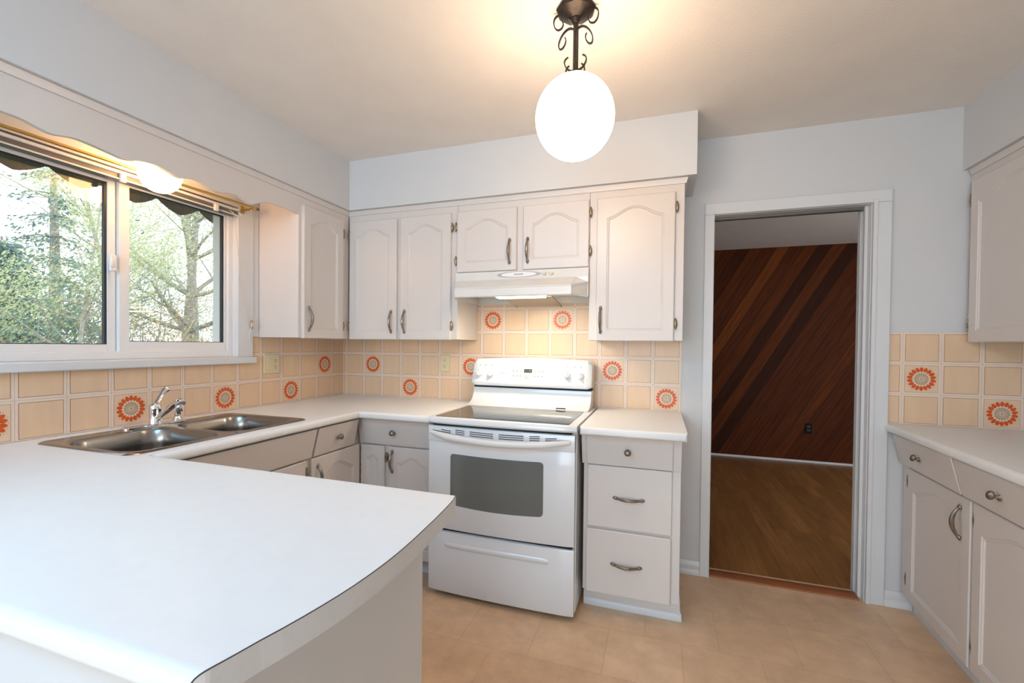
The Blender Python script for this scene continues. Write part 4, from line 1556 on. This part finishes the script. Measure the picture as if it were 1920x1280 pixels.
up_ = [(1079, 54), (1075, 44), (1068, 35), (1059, 27), (1050, 25), (1043, 28), (1040, 36), (1042, 46), (1048, 52), (1055, 50), (1058, 43), (1056, 38)]
mid = [(1079, 62), (1076, 56), (1069, 54), (1061, 58), (1054, 67), (1050, 78), (1051, 87), (1056, 88), (1061, 82), (1063, 74), (1061, 68)]
low = [(1080, 132), (1074, 132), (1067, 128), (1062, 120), (1061, 113), (1064, 108), (1068, 106)]
lw2 = [(1080, 134), (1076, 138), (1070, 143), (1065, 137), (1064, 130), (1067, 124), (1070, 122)]
for sgn in (1, -1):
    for pts in (up_, mid, low, lw2):
        pth = sc_path(pts, sgn)
        q = len(pth)
        m = MB()
        lo_ = []
        for i, p in enumerate(pth):
            a, b_ = Vector(pth[max(i - 1, 0)]), Vector(pth[min(i + 1, q - 1)])
            T = (b_ - a).normalized()
            nn = Vector((-T.z, 0, T.x)) * 0.0018
            yv = Vector((0, 0.0052 * (1 - 0.45 * i / q), 0))
            p = Vector(p)
            lo_.append([p + nn + yv, p + nn - yv, p - nn - yv, p - nn + yv])
        m.loft(lo_)
        local(pd, m, 'scroll', 'black_iron', angle=45)
local(pd, MB().lathe([(0.030, 2.2055), (0.034, 2.2065), (0.034, 2.214), (0.020, 2.218), (0.008, 2.224), (0, 2.224)], (PX, PY, 0), 'z', 20), 'globe_cap', 'black_iron')
local(pd, MB().ball((PX, PY, 2.0685), 0.1408, 64, (0.955, 0.955, 1.0)), 'globe', 'globe_glow', angle=180)

# globe light hidden behind the valance
vg = thing('window_globe_light', 'small lit globe lamp under the valance above the sink', 'ceiling lamp', (0.160, -1.396, SOFZ))
local(vg, MB().lathe([(0.055, SOFZ - 0.0005), (0.055, SOFZ - 0.012), (0.045, SOFZ - 0.020), (0.040, SOFZ - 0.048), (0, SOFZ - 0.048)], (0.160, -1.396, 0), 'z', 24), 'holder', 'white_plastic')
local(vg, MB().ball((0.160, -1.396, 2.005), 0.080, 32), 'globe', 'globe_glow_window', angle=180)

# ------------------------------------------------------------------ curtain rod, blind headrail, cord
rod = thing('curtain_rod', 'thin brass curtain rod across the top of the window', 'curtain rod', (0.08, -1.45, 2.0))
local(rod, MB().tube([(0.085, -2.30, 2.006), (0.085, -0.838, 2.022)], 0.0065, 12), 'rod', 'brass')
for y in (-0.868, -2.2):
    local(rod, MB().box(0.0185, 0.090, y - 0.005, y + 0.005, 2.008, 2.016).box(0.0185, 0.023, y - 0.010, y + 0.010, 1.995, 2.035).tube([(0.085, y, 2.010), (0.085, y, 2.002)], 0.004, 8), 'bracket', 'brass')
local(rod, MB().tube([(0.085, -0.838, 2.0222), (0.085, -0.822, 2.0224)], [0.009, 0.007], 12), 'finial', 'headrail_grey')
bh = thing('blind_headrail', 'slim grey blind headrail with a hanging cord under the curtain rod', 'blind', (0.045, -1.46, 1.975))
hr_ = MB()
for dz_, x0, x1 in ((0, 0.0005, 0.050),):
    hr_.box(-0.024, 0.020, -2.04, -0.905, 1.972, 1.998)
local(bh, hr_, 'headrail', 'headrail_grey', bevel=0.002)
local(bh, MB().box(0.0195, 0.030, -2.04, -0.900, 1.996, 2.008).box(0.0195, 0.023, -2.04, -0.900, 1.972, 1.978), 'rail_lip', 'white_plastic', bevel=0.001)
for y in (-1.46, -1.03):
    local(bh, MB().box(0.0195, 0.034, y - 0.011, y + 0.011, 1.962, 2.000), 'bracket', 'cord_white', bevel=0.003)
cpth = smooth_poly([(0.028, -0.935, 1.985), (0.032, -0.925, 1.955), (0.034, -0.910, 1.80), (0.032, -0.870, 1.55), (0.026, -0.824, 1.395)], 8)
local(bh, MB().tube(cpth, 0.0014, 6), 'cord', 'cord_beige')
lpth = smooth_poly([(0.028, -0.955, 1.99), (0.040, -0.930, 1.968), (0.045, -0.905, 1.965), (0.040, -0.893, 1.975), (0.030, -0.905, 1.992)], 8)
local(bh, MB().tube(lpth, 0.0016, 6), 'cord_loop', 'cord_white')
cl = thing('cord_cleat', 'small wooden cord cleat on the casing at the right of the window', 'cleat', (0.0185, -0.812, 1.385))
local(cl, MB().box(0.0183, 0.026, -0.818, -0.806, 1.365, 1.405).ball((0.028, -0.812, 1.402), 0.0075, 10, (1, 0.8, 1.3)).ball((0.028, -0.812, 1.368), 0.0075, 10, (1, 0.8, 1.3)), 'cleat_body', 'wood_cleat', bevel=0.002)
wr2 = []
for k in range(60):
    a = 2 * PI * k / 12
    wr2.append((0.029 + 0.004 * math.cos(a), -0.812 + 0.008 * math.sin(a), 1.372 + 0.024 * (k / 59)))
wr2 += [(0.026, -0.820, 1.36), (0.024, -0.828, 1.335), (0.022, -0.824, 1.30), (0.022, -0.815, 1.27)]
local(cl, MB().tube(wr2, 0.0014, 6), 'wound_cord', 'cord_white')

# ------------------------------------------------------------------ outdoors
struct(MB().box(-40, -0.15, -25, 40, -1.15, -1.0).build('ground', 'lawn', smooth=False))
# scalloped awning outside the window
aw = thing('awning', 'dark olive canvas awning with a scalloped hem outside the window', 'awning', (-0.16, -1.3, 2.4))
rf = MB().prism([(-0.155, 2.46), (-0.60, 2.235), (-0.60, 2.230), (-0.155, 2.455)], -3.0, 0.5, 'y')
local(aw, rf, 'roof', 'canvas_olive')
hv = MB()
tip0, per = -0.781, 0.2515
L = []
for i in range(0, 281):
    y = -3.0 + 3.5 * i / 280
    ph_ = ((y - tip0) / per) % 1.0
    d_ = min(ph_, 1 - ph_) * 2
    z = 2.061 + 0.066 * (d_ ** 2.0 * 0.55 + d_ * 0.45)
    xw = -0.60 + 0.004 * math.sin(y * 23)
    L.append([(xw, y, 2.236), (xw, y, z), (xw + 0.003, y, z), (xw + 0.003, y, 2.236)])
hv.loft(L)
local(aw, hv, 'scalloped_hem', 'canvas_olive')
for y in (-2.9, 0.4):
    local(aw, MB().tube([(-0.595, y, 2.23), (-0.155, y, 1.95)], 0.010, 8), 'strut', 'trim_paint')


def ray_at(u, v, X):
    """point on the plane x=X along the sight line through pixel (u,v)"""
    a, b_ = (u - 960 + 16.16) / 847.624, -(v - 640 - 18.71) / 847.624
    d_ = rt * a + up * b_ + fw
    t_ = (X - CAM.x) / d_.x
    return CAM + d_ * t_


rnd = random.Random(3)


def rv(s_=1.0):
    while True:
        v = Vector((rnd.uniform(-1, 1), rnd.uniform(-1, 1), rnd.uniform(-1, 1)))
        if 0.05 < v.length < 1:
            return v.normalized() * s_


def leaves(mb, centre, n_, spread, size, squash=1.0):
    for _ in range(n_):
        p = centre + Vector((rnd.gauss(0, spread), rnd.gauss(0, spread), rnd.gauss(0, spread * squash)))
        a = rv()
        b_ = a.orthogonal().normalized()
        c_ = a.cross(b_)
        s_ = size * rnd.uniform(0.6, 1.3)
        w_ = s_ * 0.42
        mb.add([p - b_ * s_, p + c_ * w_, p + b_ * s_, p - c_ * w_], [(0, 1, 2, 3)])


def branchy(wood, tips, p, d_, L_, r, depth, spread=0.55, upw=0.12):
    q = p.copy()
    pts, rr = [p.copy()], [r]
    for i in range(4):
        d_ = (d_ + rv(0.14) + Vector((0, 0, upw * 0.3))).normalized()
        q = q + d_ * L_ / 4
        pts.append(q.copy())
        rr.append(r * (1 - 0.14 * (i + 1)))
        if depth > 0 and i >= 1:
            nd = (d_ + rv(spread * 1.5)).normalized()
            branchy(wood, tips, q, nd, L_ * rnd.uniform(0.5, 0.7), rr[-1] * 0.55, depth - 1, spread, upw)
        if depth <= 1:
            tips.append(q.copy())
    wood.tube(pts, rr, 6 if r > 0.01 else 4, cap=False)


def broadleaf(label, base, h, r, kind, bark, per_tip, leaf, spread, depth=3, lean=(0, 0, 0), trunks=1, L0=1.5, sq=0.8, grp=None, fork=0.35):
    t_ = thing('tree', label, 'tree', tuple(base), 0, grp)
    wood, fol, tips = MB(), MB(), []
    for k in range(trunks):
        p = Vector(base) + Vector((k * 0.12, k * 0.25, 0))
        d_ = (Vector((0, 0, 1)) + Vector(lean) + rv(0.05)).normalized()
        seg = 9
        pts, rr = [p.copy()], [r]
        for i in range(seg):
            d_ = (d_ + rv(0.05) + Vector((0, 0, 0.05))).normalized()
            p = p + d_ * h / seg
            pts.append(p.copy())
            rr.append(r * (1 - 0.85 * (i + 1) / seg))
            if (i + 1) / seg >= fork:
                for _ in range(3):
                    a = rnd.uniform(0, 2 * PI)
                    nd = Vector((math.cos(a), math.sin(a), rnd.uniform(0.2, 0.9))).normalized()
                    branchy(wood, tips, p.copy(), nd, L0 * (1.1 - 0.55 * i / seg) * rnd.uniform(0.7, 1.15), rr[-1] * 0.5, depth - 1)
        wood.tube(pts, rr, 8)
    for q in tips:
        leaves(fol, q, per_tip, spread, leaf, sq)
    ch(wood, 'trunk', bark, t_)
    ch(fol, 'foliage', kind, t_, smooth=False)
    return t_


def conifer(label, base, h, r, kind, droop=0.35, dens=1.0, leaf=0.10):
    t_ = thing('conifer', label, 'tree', tuple(base))
    wood, fol = MB(), MB()
    base = Vector(base)
    wood.tube([base, base + Vector((0.05, 0.03, h * 0.5)), base + Vector((0, 0, h))], [0.16, 0.10, 0.015], 8)
    lev = int(h * 4.2 * dens)
    for i in range(lev):
        f = (i + 0.5) / lev
        z = 0.08 * h + 0.92 * h * f
        R_ = r * (1 - f) ** 0.8 + 0.1
        for k in range(7):
            a = rnd.uniform(0, 2 * PI)
            Lb = R_ * rnd.uniform(0.7, 1.1)
            pts = []
            for s_ in range(6):
                u = s_ / 5
                pts.append(base + Vector((math.cos(a) * Lb * u, math.sin(a) * Lb * u, z - droop * Lb * u * u + 0.10 * Lb * u)))
            wood.tube(pts, [0.018, 0.014, 0.011, 0.008, 0.005, 0.003], 4, cap=False)
            for s_ in range(1, 6):
                for _ in range(int(15 * dens)):
                    p = pts[s_] + Vector((rnd.gauss(0, 0.09), rnd.gauss(0, 0.09), rnd.gauss(-0.05, 0.06)))
                    d_ = (Vector((math.cos(a), math.sin(a), -0.5)) + rv(0.6)).normalized()
                    n_ = d_.orthogonal().normalized()
                    s2 = leaf * rnd.uniform(0.7, 1.5)
                    fol.add([p, p + d_ * s2 * 0.5 + n_ * s2 * 0.22, p + d_ * s2, p + d_ * s2 * 0.5 - n_ * s2 * 0.22], [(0, 1, 2, 3)])
    ch(wood, 'trunk', 'bark_grey', t_)
    ch(fol, 'foliage', kind, t_, smooth=False)
    return t_


def shrub(label, base, R_, h, kind, n_, leaf, sprd=0.16):
    t_ = thing('shrub', label, 'shrub', tuple(base))
    wood, fol, tips = MB(), MB(), []
    base = Vector(base)
    for k in range(9):
        a = rnd.uniform(0, 2 * PI)
        d_ = Vector((math.cos(a) * 0.6 * R_ / h, math.sin(a) * 0.6 * R_ / h, 1)).normalized()
        branchy(wood, tips, base.copy(), d_, h * rnd.uniform(0.7, 1.0), 0.03, 2, 0.6)
    for q in tips:
        leaves(fol, q, n_, sprd, leaf, 0.8)
    ch(wood, 'stems', 'bark_grey', t_)
    ch(fol, 'foliage', kind, t_, smooth=False)
    return t_


GZ = -1.0


def gpos(u, X):
    p = ray_at(u, 640, X)
    return (p.x, p.y, GZ)


broadleaf('light green broadleaf tree with a slim pale trunk behind the left window pane', gpos(132, -5.2), 4.6, 0.045, 'leaf_light', 'bark_pale', 17, 0.0215, 0.15, 3, L0=1.25, fork=0.40)
conifer('dark blue-green conifer with drooping boughs at the far left of the window', gpos(4, -7.5), 3.9, 0.75, 'leaf_conifer', 0.5, 1.0, 0.075)
conifer('tall dark conifer standing behind the light green tree', gpos(98, -10.5), 7.6, 1.5, 'leaf_conifer', 0.45, 0.5, 0.085)
broadleaf('tall grey-green tree with two trunks behind the right window pane', gpos(338, -8.5), 7.6, 0.15, 'leaf_grey', 'bark_grey', 10, 0.026, 0.22, 3, trunks=2, L0=2.1, fork=0.33)
broadleaf('grey-green tree between the two panes, behind the window mullion', gpos(232, -11.0), 7.0, 0.12, 'leaf_grey', 'bark_grey', 8, 0.029, 0.24, 3, L0=2.0, fork=0.3)
shrub('golden brown autumn shrub at the lower left of the right pane', gpos(272, -6.6), 1.0, 2.75, 'leaf_autumn', 14, 0.025)
shrub('dark green shrub along the bottom of the left pane', gpos(85, -7.0), 1.2, 2.6, 'leaf_dark', 15, 0.033)
shrub('dark green shrub low in the left pane beside the mullion', gpos(180, -8.2), 1.1, 2.7, 'leaf_dark', 15, 0.033)
shrub('grey-green shrub low at the right end of the right pane', gpos(395, -9.5), 1.2, 2.75, 'leaf_grey', 12, 0.032)
